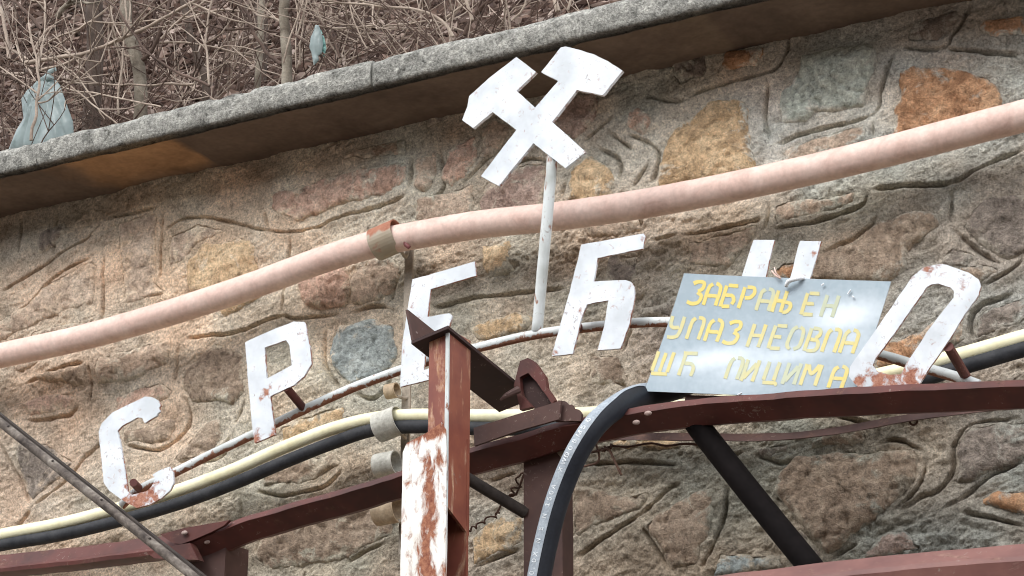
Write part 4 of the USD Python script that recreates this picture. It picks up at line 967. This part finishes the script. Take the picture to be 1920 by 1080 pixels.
# ------------------------------------------------------------------ steel frame
frame = thing('steel_frame', 'rust brown mine support frame of arch beams, posts and braces before the wall', 'frame')


def part(name, m, mat, label=None, rust=0.0, smooth=False, size=None, parent=None, rfun=None):
    if size:
        v2, f2 = trimesh.remesh.subdivide_to_size(m.vertices, m.faces, size, max_iter=20)
        m = trimesh.Trimesh(v2, f2, process=False)
    if smooth is not True and smooth is not False:
        m = trimesh.graph.smooth_shade(m, angle=math.radians(smooth), facet_minarea=None)
        smooth = True
    r = np.full(len(m.vertices), rust) if rfun is None else rfun(np.asarray(m.vertices))
    return obj(name, m, M[mat], parent or frame, smooth=smooth, label=label, attrs={'rust': r})


YA = -0.75
ar = [(340, 1021), (372, 1010), (400, 998), (450, 978), (540, 951), (640, 923), (753, 888), (880, 846), (973, 821), (1040, 800), (1090, 790), (1180, 772), (1280, 758), (1423, 745), (1613, 733), (1780, 725), (1920, 719), (2050, 716), (2250, 716)]
prof_r = [(0.0, 0.0), (-0.007, -0.002), (-0.011, 0.004), (-0.047, 0.062), (-0.044, 0.085), (0.012, 0.085), (0.018, 0.030), (0.013, 0.010)]
part('arch_beam', sweep(UL(ar, YA), prof_r, 0.04, 0.004), 'red', 'long arched beam passing behind the peeling post', smooth=22)
al = [(-250, 1092), (-120, 1077), (0, 1063), (150, 1047), (283, 1030), (350, 1021)]
prof_l = [(0.0, 0.0), (-0.008, -0.012), (-0.020, -0.010), (-0.024, 0.03), (-0.02, 0.075), (0.046, 0.08), (0.046, 0.030), (0.004, 0.012)]
part('arch_beam', sweep(UL(al, YA), prof_l, 0.04, 0.004), 'red', 'brighter red beam at the lower left corner', 0.05, smooth=22)
part('joint_plate', prism([(300, 1002), (345, 990), (380, 984), (430, 975), (420, 985), (395, 998), (360, 1013), (340, 1020), (325, 1019)], YA - 0.012, 0.012), 'red')
part('joint_plate', prism([(281, 1041), (296, 1031), (330, 1022), (356, 1018), (372, 1050), (330, 1048), (290, 1047)], YA - 0.02, 0.03), 'red')
for c, y in (((388, 1016), YA + 0.012), ((346, 999), YA - 0.02), ((1193, 792), YA + 0.0), ((1215, 775), YA - 0.01)):
    q = trimesh.creation.icosphere(2, 0.010)
    q.apply_scale([1.1, 0.6, 0.7])
    q.apply_translation(U(*c, y))
    part('bolt', q, 'bolt', smooth=True)
# post behind the splice at the lower left
a, b = U(352, 1026, -0.70), U(423, 1034, -0.70)
part('post', box((a[0], -0.70, 0), (b[0], -0.58, a[2])), 'brown_steel', 'short dark post under the splice at the lower left')
# front post: H section, white paint peeling off its front flange
YF = -0.97
xl, xr = U(753, 950, YF)[0], U(836, 950, YF)[0]
ztl, ztr = U(758, 828, YF)[2], U(836, 791, YF)[2]


def peel_r(v):
    q = U(800, 1030, YF)
    r = 0.10 + 0.55 * np.clip(1 - np.abs(v[:, 0] - (xl + 0.62 * (xr - xl))) / 0.035, 0, 1) * np.clip((U(0, 960, YF)[2] - v[:, 2]) / 0.08, 0, 1)
    r = np.maximum(r, 0.75 * np.exp(-(np.maximum(0, (ztl + 0.02) - v[:, 2]) / 0.03) ** 2) * (v[:, 2] < ztr))
    d2 = np.hypot(v[:, 0] - U(815, 870, YF)[0], (v[:, 2] - U(815, 870, YF)[2]) * 0.5)
    return np.maximum(r, 0.55 * np.exp(-(d2 / 0.03) ** 2))


fl = prism([(xl, 0), (xr, 0), (xr, ztr - 0.11), (xr - 0.004, ztr - 0.02), (xr - 0.018, ztr), (xr - 0.06, ztr - 0.022), (xl + 0.012, ztl - 0.005), (xl, ztl - 0.03)], YF, 0.010, (), 0.03, px=False, jitter=0.001, seed=3)
post = part('post', fl, 'peel', 'front post flange with peeling white paint', rfun=peel_r)
xm = (xl + xr) / 2
part('web', box((xm - 0.004, YF + 0.0102, 0), (xm + 0.004, YF + 0.118, ztl - 0.03)), 'shaded_steel', parent=post)  # near-black colour carries the shade of the recess behind the flange
part('rear_flange', prism([(xl, 0), (xr, 0), (xr, ztr - 0.02), (xl, ztl)], YF + 0.118, 0.010, (), 0.05, px=False), 'rusty', parent=post)
# upper angle bolted to it
ax0, ax1 = U(804, 700, YF + 0.012)[0], U(838, 700, YF + 0.012)[0]
zt = U(838, 618, YF + 0.012)[2]
zc_ = U(836, 948, YF)[2]
ang = part('angle_post', box((ax0, YF + 0.012, zc_ - 0.03), (ax1, YF + 0.020, zt - 0.015)), 'rusty', 'rust streaked angle standing on the peeling post', 0.16, size=0.04)
wp = np.array([(YF + 0.010, zc_), (YF + 0.010, zt), (YF + 0.135, zt + 0.002), (YF + 0.135, zc_ - 0.055)])
wm = hexa(np.column_stack([np.full(4, ax1 - 0.001), wp]), np.column_stack([np.full(4, ax1 + 0.007), wp]))
part('web', wm, 'rusty', None, size=0.04, parent=ang, rfun=lambda v: 0.14 * np.clip((zt - 0.17 - v[:, 2]) / 0.02, 0, 1) - 0.05)
part('edge', box((ax1 - 0.001, YF + 0.004, zc_), (ax1 + 0.009, YF + 0.0105, zt - 0.004)), 'pole', None, 0.12, size=0.04, parent=ang)  # pale strip: the light along the ridge put into its colour
# tie beam from the angle back to the wall side
yf, yb = -0.985, -0.45
Lf, Rf = U(771, 645, yf), U(840, 616, yf)
Tf = U(760, 581, yf)
dz = -0.06


def sh(p, y):
    return np.array([p[0], y, p[2] + dz * (y - yf) / (yb - yf)])


th_ = np.array([0, 0, 0.009])
tie = part('tie_beam', hexa([Lf, Rf, Rf + th_, Lf + th_], [sh(Lf, yb), sh(Rf, yb), sh(Rf, yb) + th_, sh(Lf, yb) + th_]), 'shaded_steel', 'dark angle running back from the top of the post')
tx = np.array([0.008, 0, 0])
part('flange', hexa([Lf + th_, Tf, Tf + tx, Lf + tx + th_], [sh(Lf, yb) + th_, sh(Tf, yb), sh(Tf, yb) + tx, sh(Lf, yb) + tx + th_]), 'brown_steel', parent=tie)
for c, y in (((776, 625), yf + 0.03), ((822, 645), yf + 0.06)):
    q = trimesh.creation.icosphere(2, 0.011)
    q.apply_scale([1, 1, 0.6])
    P = U(*c, y)
    q.apply_translation(P if c[0] < 800 else [P[0], y, Lf[2] + 0.004 + dz * 0.1])
    part('bolt', q, 'bolt', smooth=True, parent=tie)
# broken angle lying on the arch beam and the hooked end beside it
part('angle_piece', prism([(888, 802), (1052, 751), (1048, 786), (970, 808), (889, 836)], YA - 0.03, 0.010, jitter=0.001), 'brown_steel', 'broken angle lying on the arch beam', 0.05)
part('angle_piece', prism([(1046, 752), (1060, 752), (1066, 758), (1073, 759), (1076, 766), (1084, 768), (1090, 776), (1088, 789), (1040, 790)], YA - 0.012, 0.012, jitter=0.002), 'brown_steel', 'jagged torn end of the angle')
hook = part('hooked_end', prism(off([(1030, 560), (1062, 450), (1118, 428), (1160, 450), (1240, 560), (1252, 640), (1315, 735), (1290, 760), (1180, 600), (1120, 535), (1060, 570), (1062, 640), (1075, 700), (1150, 780), (1060, 805), (1040, 700), (1015, 630)], 3.857, 700, 560), -0.60, 0.02, jitter=0.002), 'red', 'hooked end of a beam behind the tie beam', 0.12)
part('inner_face', prism(off([(1065, 570), (1120, 530), (1320, 740), (1170, 800), (1080, 700)], 3.857, 700, 560), -0.575, 0.02), 'shaded_steel', parent=hook)  # near-black plate painted for the shaded inside of the hook
part('spike', tube([U(938, 750, -0.66), U(950, 741, -0.65), U(972, 731, -0.62)], [0.003, 0.008, 0.012], 8), 'brown_steel', parent=hook)
# second post, braces
a, b = U(982, 950, -0.66), U(1054, 950, -0.66)
p2 = part('post', box((a[0], -0.66, 0), (b[0], -0.59, U(1000, 838, -0.66)[2])), 'brown_steel', 'dark square post behind the thick black cable', 0.02, size=0.12)
part('gusset', hexa(UL([(1035, 838), (1062, 832), (1060, 868), (1050, 850)], -0.665), UL([(1035, 838), (1062, 832), (1060, 868), (1050, 850)], -0.655)), 'strap', parent=p2)
part('brace', tube([U(870, 893, -0.80), U(985, 962, -0.655)], 0.017, 10), 'wood_dark', 'short dark brace between the two middle posts', smooth=True)
part('brace', tube([U(1296, 775, -0.66), U(1310, 800, -0.66), U(1420, 940, -0.66), U(1530, 1075, -0.66)], 0.0335, 18), 'black', 'thick black diagonal brace below the grey warning sign', smooth=True)
fb = [(1085, 812), (1180, 816), (1290, 817), (1400, 818), (1480, 815), (1560, 806), (1640, 792), (1740, 775), (1880, 757), (1960, 745)]
part('flat_bar', sweep(UL(fb, -0.55), [(-0.013, 0), (-0.013, 0.008), (0.008, 0.035), (0.013, 0.035), (0.013, 0.022)], 0.04, 0.004), 'brown_steel', 'thin bent flat bar under the right half of the arch beam', 0.15)
part('flat_bar', sweep(UL([(1285, 744), (1330, 746), (1400, 744), (1470, 738)], -0.60), [(-0.012, 0), (-0.012, 0.01), (0.006, 0.01), (0.006, 0)], 0.04), 'brown_steel')
q = trimesh.creation.torus(0.010, 0.0028, 20, 8)
q.apply_transform(trimesh.transformations.rotation_matrix(math.pi / 2, [1, 0, 0]))
q.apply_translation(U(1713, 790, -0.53))
part('eye_ring', q, 'wire', smooth=True)

lb_ = [(1200, 1124), (1380, 1104), (1600, 1078), (1760, 1063), (1920, 1051), (2100, 1040), (2300, 1030)]
rbm = sweep(UL(lb_, -1.05), [(0.0, 0.0), (-0.02, 0.004), (-0.10, 0.02), (-0.10, 0.14), (0.047, 0.14), (0.047, 0.045), (0.012, 0.006)], 0.05, 0.003)
obj('roof_beam', rbm, M['red_pale'], attrs={'rust': np.full(len(rbm.vertices), 0.05)}, label='faded pinkish red beam crossing the lower right corner', cat='beam')

# weathered bar across the lower left corner
db = thing('diagonal_bar', 'weathered dark bar slanting across the lower left corner', 'bar')
pa, pb = np.array([-60, 736]), np.array([460, 1150])
nrm = np.array([-(pb - pa)[1], (pb - pa)[0]]) / np.linalg.norm(pb - pa)
YD = -1.25
qa, qb = U(*pa, YD), U(*pb, YD)
n3 = np.cross((qb - qa) / np.linalg.norm(qb - qa), [0, 1, 0])
n3 /= np.linalg.norm(n3)
n3 = n3 if n3[2] > 0 else -n3
obj('bar_body', tube([qa - n3 * 0.010, (qa + qb) / 2 - n3 * 0.0085, qb - n3 * 0.010], 0.0125, 14, 0.02, 0.10, 5), M['wood'], db, smooth=True)
obj('edge_strip', hexa([qa + n3 * 0.001 + [0, .003, 0], qa + n3 * 0.0085 + [0, .003, 0], qa + n3 * 0.0085 + [0, .025, 0], qa + n3 * 0.001 + [0, .025, 0]], [qb + n3 * 0.001 + [0, .003, 0], qb + n3 * 0.0085 + [0, .003, 0], qb + n3 * 0.0085 + [0, .025, 0], qb + n3 * 0.001 + [0, .025, 0]]), M['wood_dark'], db)
for t in (.13, .17, .29, .34, .46, .52, .55, .69, .73, .86):
    q = trimesh.creation.icosphere(1, 0.0036)
    q.apply_scale([1.4, 0.5, 1])
    c_ = qa + (qb - qa) * t
    q.apply_translation(c_ + np.array([0.45, -0.85, 0.1]) * 0.0118 - n3 * (0.008 + 0.004 * math.sin(t * 70)))
    obj('knot', q, M['wood_dark'], db, smooth=True)

# ------------------------------------------------------------------ warning sign
YS = -0.615
ws_ = thing('warning_sign', 'grey metal warning sign with faded yellow stencil lettering among the letters', 'sign')
TLp, TRp, BRp, BLp = (1282, 512), (1671, 528), (1598, 749), (1209, 734)
S4 = UL([TLp, TRp, BRp, BLp], YS)
nu, nv = 90, 54
uu, vv = np.meshgrid(np.linspace(0, 1, nu), np.linspace(0, 1, nv))


def on_sign(u, v, off_=0.0):
    u, v = np.asarray(u, float)[..., None], np.asarray(v, float)[..., None]
    p = (S4[0] * (1 - u) + S4[1] * u) * (1 - v) + (S4[3] * (1 - u) + S4[2] * u) * v
    bow = 0.006 * np.sin(u * 3.0 + 0.4) * (1 - v) + 0.004 * np.sin(v * 4)
    return p + np.concatenate([0 * bow, bow - off_, 0 * bow], -1)


def sign_fade(P):
    f = np.zeros(len(P))
    for cx, cy, rx, ry, s in [(1585, 590, 62, 26, .9), (1545, 602, 30, 14, .5), (1340, 672, 90, 20, .75), (1450, 668, 120, 16, .5), (1395, 690, 60, 30, .45), (1600, 630, 40, 50, .35)]:
        c = U(cx, cy, YS)
        dx, dz_ = (P[:, 0] - c[0]) * 570, (P[:, 2] - c[2]) * 600
        f = np.maximum(f, s * np.exp(-((dx / rx) ** 2 + (dz_ / ry) ** 2)))
    return f


front = on_sign(uu.ravel(), vv.ravel())
back = front + np.array([0, 0.0035, 0])
iu = (np.arange(nv - 1)[:, None] * nu + np.arange(nu - 1)).ravel()
ff = np.vstack([np.stack([iu, iu + nu, iu + 1], 1), np.stack([iu + 1, iu + nu, iu + nu + 1], 1)])
edge = np.concatenate([np.arange(nu), np.arange(1, nv) * nu + nu - 1, (nv - 1) * nu + np.arange(nu - 2, -1, -1), np.arange(nv - 2, 0, -1) * nu])
e2 = np.roll(edge, -1)
nn = len(front)
sm = trimesh.Trimesh(np.vstack([front, back]), np.vstack([ff, ff[:, ::-1] + nn, np.stack([edge, e2, e2 + nn], 1), np.stack([edge, e2 + nn, edge + nn], 1)]), process=False)
sm.fix_normals()
obj('panel', sm, M['sign'], ws_, attrs={'fade': sign_fade(sm.vertices)})

# stencil strokes on a 1 x 1.5 cell, y down; gaps as a stencil leaves them
G = {
    'З': [[(.08, .15), (.35, 0), (.75, .05), (.8, .4), (.55, .66)], [(.5, .72), (.85, .95), (.75, 1.4), (.35, 1.5), (.0, 1.38)]],
    'А': [[(.05, 1.5), (.05, .35), (.25, .05)], [(.45, 0), (.7, .1), (.85, .4), (.85, 1.5)], [(.16, .85), (.74, .85)]],
    'Б': [[(.1, 1.5), (.1, .05)], [(.22, .03), (.85, .03)], [(.22, .7), (.65, .72), (.85, 1.0), (.8, 1.3)], [(.7, 1.45), (.2, 1.48)]],
    'Р': [[(.1, 1.5), (.1, .05)], [(.25, .03), (.7, .08), (.82, .4), (.65, .72), (.3, .78)]],
    'Њ': [[(.05, 1.5), (.05, .03)], [(.6, .03), (.6, 1.5)], [(.15, .72), (.5, .72)], [(.72, .78), (1.05, .88), (1.12, 1.15), (1.0, 1.42), (.72, 1.5)]],
    'Е': [[(.1, .03), (.1, 1.5)], [(.22, .03), (.85, .03)], [(.22, .74), (.7, .74)], [(.22, 1.48), (.85, 1.48)]],
    'Н': [[(.08, .03), (.08, 1.5)], [(.8, .03), (.8, 1.5)], [(.18, .75), (.7, .75)]],
    'У': [[(.02, .03), (.08, .6), (.3, .82), (.68, .78)], [(.8, .03), (.8, 1.1), (.6, 1.45), (.1, 1.48)]],
    'П': [[(.08, 1.5), (.08, .35), (.25, .06)], [(.42, .02), (.7, .06), (.85, .35), (.85, 1.5)]],
    'О': [[(.35, .03), (.1, .3), (.05, 1.2), (.3, 1.48)], [(.5, .03), (.8, .3), (.85, 1.2), (.55, 1.48)]],
    'В': [[(.1, 1.5), (.1, .03)], [(.22, .03), (.65, .1), (.75, .4), (.55, .68)], [(.25, .75), (.7, .82), (.85, 1.15), (.7, 1.45), (.22, 1.48)]],
    'Ш': [[(.05, .03), (.05, 1.3)], [(.5, .1), (.5, 1.35)], [(.95, .03), (.95, 1.35)], [(.05, 1.47), (.97, 1.47)]],
    'Ћ': [[(.0, .03), (.8, .03)], [(.15, .12), (.15, 1.5)], [(.25, .7), (.65, .72), (.85, 1.0), (.85, 1.5)]],
    'И': [[(.08, .03), (.08, 1.5)], [(.18, 1.3), (.7, .25)], [(.82, .03), (.82, 1.5)]],
    'Ц': [[(.05, .03), (.05, 1.3)], [(.7, .03), (.7, 1.3)], [(.05, 1.47), (.85, 1.47), (.85, 1.62)]],
    'М': [[(.05, 1.5), (.05, .05)], [(.15, .08), (.5, .7), (.85, .08)], [(.97, .05), (.97, 1.5)]],
}
# each character: photo pixel of its top left corner, and its width and height in pixels; letters lean right
LINES = [
    ('ЗАБРАЊЕН', [(1300, 527), (1332, 530), (1363, 533), (1398, 536), (1433, 540), (1463, 543), (1516, 548), (1553, 552)], 29, 41, [0, 0, 0, .05, .55, .2, .3, .65]),
    ('УПАЗ', [(1260, 591), (1299, 594), (1335, 598), (1370, 602)], 30, 41, [.45, .3, .2, .1]),
    ('НЕОВПА', [(1417, 606), (1456, 609), (1490, 611), (1523, 614), (1556, 616), (1589, 618)], 29, 44, [.3, .35, .5, .3, .15, .2]),
    ('ШЋ', [(1233, 658), (1284, 661)], 34, 43, [.15, .4]),
    ('ПИЦИМА', [(1376, 670), (1406, 674), (1447, 678), (1483, 680), (1517, 682), (1568, 687)], 29, 41, [.4, .35, .4, .7, .3, .15]),
]


def to_uv(px_, py_):
    A = np.array([[TRp[0] - TLp[0], BLp[0] - TLp[0]], [TRp[1] - TLp[1], BLp[1] - TLp[1]]], float)
    return np.linalg.solve(A, np.array([px_ - TLp[0], py_ - TLp[1]], float))


for txt, spots_, cw, ch, fades in LINES:
    ms, fa = [], []
    for c_, (ox, oy), fd in zip(txt, spots_, fades):
        u0 = to_uv(ox, oy)
        lean = -0.44
        strokes = []
        for s in G[c_]:
            s2 = spline(np.array(s), 0.12) if len(s) > 2 else np.array(s, float)
            pts = [(ox + x * cw + lean * (y / 1.5) * ch * 0.75, oy + (y / 1.5) * ch + 0.06 * x * cw) for x, y in s2]
            strokes.append(LineString(pts).buffer(3.5, cap_style=2, join_style=1))
        for sh_ in strokes:
            sh_ = shapely.segmentize(sh_, 5)
            n_ = np.array(sh_.exterior.coords)
            n_ = n_ + 0.7 * (rng.random(n_.shape) - 0.5)
            pg = Polygon(n_).buffer(0)
            if pg.geom_type != 'Polygon':
                pg = max(pg.geoms, key=lambda g_: g_.area)
            vt, ft = trimesh.creation.triangulate_polygon(pg, engine='earcut')
            uv = np.array([to_uv(*p) for p in vt])
            P = on_sign(uv[:, 0], uv[:, 1], 0.0008)
            ms.append(trimesh.Trimesh(P, ft, process=False))
            fa.append(np.full(len(P), fd) + 0.5 * sign_fade(P))
    mm = cat(ms)
    if mm.face_normals[:, 1].mean() > 0:
        mm.invert()
    obj('lettering', mm, M['yellow'], ws_, attrs={'fade': np.concatenate(fa)})
obj('tie_strip', tube([U(1474, 537, YS - 0.004), U(1478, 528, YS - 0.012), U(1492, 523, YS - 0.010), U(1507, 521, YS + 0.005)], 0.006, 8), M['tie'], ws_, smooth=True)
obj('snagged_string', tube([U(1447, 508, YS), U(1456, 518, YS - 0.01), U(1464, 522, YS)], 0.0025, 6), M['pink'], ws_, smooth=True)
obj('snagged_string', tube([U(1452, 502, YS), U(1455, 512, YS - 0.01), U(1462, 519, YS)], 0.002, 6), M['pink'], ws_, smooth=True)
for (a, b) in [((1596, 544), (1590, 552)), ((1598, 556), (1602, 558)), ((1384, 741), (1392, 737)), ((1541, 536), (1546, 532))]:
    P = UL([a, b], YS)
    obj('scratch', tube(P + np.array([0, -0.003, 0]), 0.0022, 6), M['tie'], ws_)

# ------------------------------------------------------------------ thick hose looping over the beam
YH = -0.86
hp = [(1350, 690, -0.545), (1305, 712, -0.55), (1262, 730, -0.555), (1228, 737, -0.565), (1204, 741, -0.595), (1182, 748, -0.66), (1152, 766, -0.76), (1117, 796, -0.84), (1087, 840, -0.86), (1063, 890, -0.86), (1043, 945, -0.86), (1028, 1000, -0.86), (1015, 1060, -0.86), (1005, 1120, -0.86), (997, 1200, -0.86)]
hpts = np.vstack([UL(hp, YH), U(985, 1350, YH - 0.02), [[U(980, 1500, YH)[0], YH - 0.05, 0.6]], [[U(980, 1500, YH)[0] - 0.02, YH - 0.06, 0.04]]])
HR = 0.0325
cable = thing('thick_cable', 'thick black cable with a printed grey stripe looping down from behind the warning sign', 'cable')
obj('sheath', tube(hpts, HR, 32, 0.02), M['rubber'], cable, smooth=True)
ctr = spline(hpts, 0.02)
tan = np.gradient(ctr, axis=0)
tan /= np.linalg.norm(tan, axis=1, keepdims=True)
Yv = np.array([0, -1.0, 0])
side = np.cross(tan, Yv)
side /= np.linalg.norm(side, axis=1, keepdims=True)
side = np.where((side[:, :1] > 0), -side, side)     # towards the upper left of the loop
frt = np.cross(side, tan)
frt = np.where(frt[:, 1:2] > 0, -frt, frt)
angs = np.radians(np.linspace(46, 106, 9))


def cab(i, ang_, r):
    return ctr[i] + r * (side[i] * math.cos(ang_) + frt[i] * math.sin(ang_))


sel = [i for i in range(len(ctr)) if ctr[i][2] > 1.2 and i > 10]
v = np.array([cab(i, a_, HR + 0.0012) for i in sel for a_ in angs])
k = len(angs)
f = []
for i in range(len(sel) - 1):
    for j in range(k - 1):
        q0 = i * k + j
        f += [(q0, q0 + 1, q0 + k + 1), (q0, q0 + k + 1, q0 + k)]
sm = trimesh.Trimesh(v, f, process=False)
mid = len(f) // 2
if sm.face_normals[mid] @ (sm.triangles_center[mid] - ctr[sel[len(sel) // 2]]) < 0:
    sm.invert()
obj('stripe', sm, M['stripe'], cable, smooth=True)
arc = np.concatenate([[0], np.cumsum(np.linalg.norm(np.diff(ctr, axis=0), axis=1))])


def arc_at(px_, py_):
    return arc[np.argmin([np.linalg.norm(p - U(px_, py_, p[1])) for p in ctr])]


def glyph(c_, s0, h):
    """One printed character, its top towards the left of the sheath, reading up the cable."""
    t = text_mesh(c_, h, 0.0004, False)
    out = []
    for x, y_, z in t.vertices:
        s = s0 - x
        i = int(np.clip(np.searchsorted(arc, s), 1, len(ctr) - 1))
        w = (s - arc[i - 1]) / (arc[i] - arc[i - 1])
        a_ = math.radians(90) - y_ / HR
        out.append(cab(i - 1, a_, HR + 0.002 + z) * (1 - w) + cab(i, a_, HR + 0.002 + z) * w)
    return trimesh.Trimesh(np.array(out), t.faces, process=False)


pm_ = []
for c_, (qx, qy) in zip('0.0XNEN150AXWON08M50', [(985, 1076), (989, 1066), (993, 1053), (998, 1036), (1001, 1020), (1009, 988), (1013, 970), (1021, 948), (1025, 936), (1029, 924), (1034, 910), (1046, 884), (1050, 874), (1056, 862), (1062, 850), (1068, 838), (1074, 826), (1081, 814), (1089, 802), (1097, 790)]):
    pm_.append(glyph(c_, arc_at(qx + 6, qy + 4), 0.0135))
pm_ = cat(pm_)
pm_.fix_normals()
obj('print', pm_, M['print'], cable, kind='stuff')


# ------------------------------------------------------------------ wires
def helix(a, b, turns, r, wr, jit=0.0):
    t = np.linspace(0, 1, int(turns * 12))[:, None]
    p = a + (b - a) * t
    d = (b - a) / np.linalg.norm(b - a)
    n = np.cross(d, [0, 1, 0])
    n /= np.linalg.norm(n)
    m_ = np.cross(d, n)
    w = t * turns * 2 * np.pi
    rr = r * (0.2 + 1.6 * fbm(np.column_stack([t * 9, t, t]), 2, 3))[:, None]
    w = w + 4 * (fbm(np.column_stack([t * 5, t, t + 3]), 2, 5)[:, None] - 0.5) * 2
    return tube(p + rr * (n * np.cos(w) + m_ * np.sin(w)), wr, 6, sp=False)


YW = -0.50
w1 = thing('rusty_wire', 'rusty wire running right from the thick cable below the arch beam', 'wire')
obj('strand', tube(UL([(1060, 856), (1085, 851), (1110, 848), (1135, 841), (1150, 836), (1173, 838), (1200, 834), (1222, 831), (1250, 836), (1285, 832), (1330, 836)], YW), 0.0036, 7, 0.02, 0.2), M['wire'], w1, smooth=True)
obj('strand', tube(UL([(1117, 812), (1118, 835), (1123, 850), (1122, 865), (1110, 871), (1086, 876), (1060, 880)], YW + 0.01), 0.0034, 7, 0.02, 0.2), M['wire'], w1, smooth=True)
obj('strand', tube(UL([(1128, 846), (1138, 840), (1146, 850), (1155, 870), (1165, 891)], YW - 0.01), 0.0036, 7, 0.02, 0.2), M['wire'], w1, smooth=True)
obj('strand', helix(U(1128, 844, YW), U(1148, 838, YW), 2.5, 0.007, 0.0032), M['wire'], w1, smooth=True)
w2 = thing('rusty_wire', 'twisted rusty wire between the two middle posts', 'wire')
obj('strand', helix(U(870, 1000, YW - .2), U(936, 962, YW - .1), 4.5, 0.0055, 0.0028), M['wire'], w2, smooth=True)
obj('strand', tube(UL([(930, 965), (940, 945), (936, 930), (962, 930), (972, 918), (985, 880)], YW - .08), 0.0032, 7, 0.02, 0.2), M['wire'], w2, smooth=True)
obj('strand', helix(U(956, 936, YW - .08), U(985, 885, YW - .06), 3, 0.012, 0.003), M['wire'], w2, smooth=True)
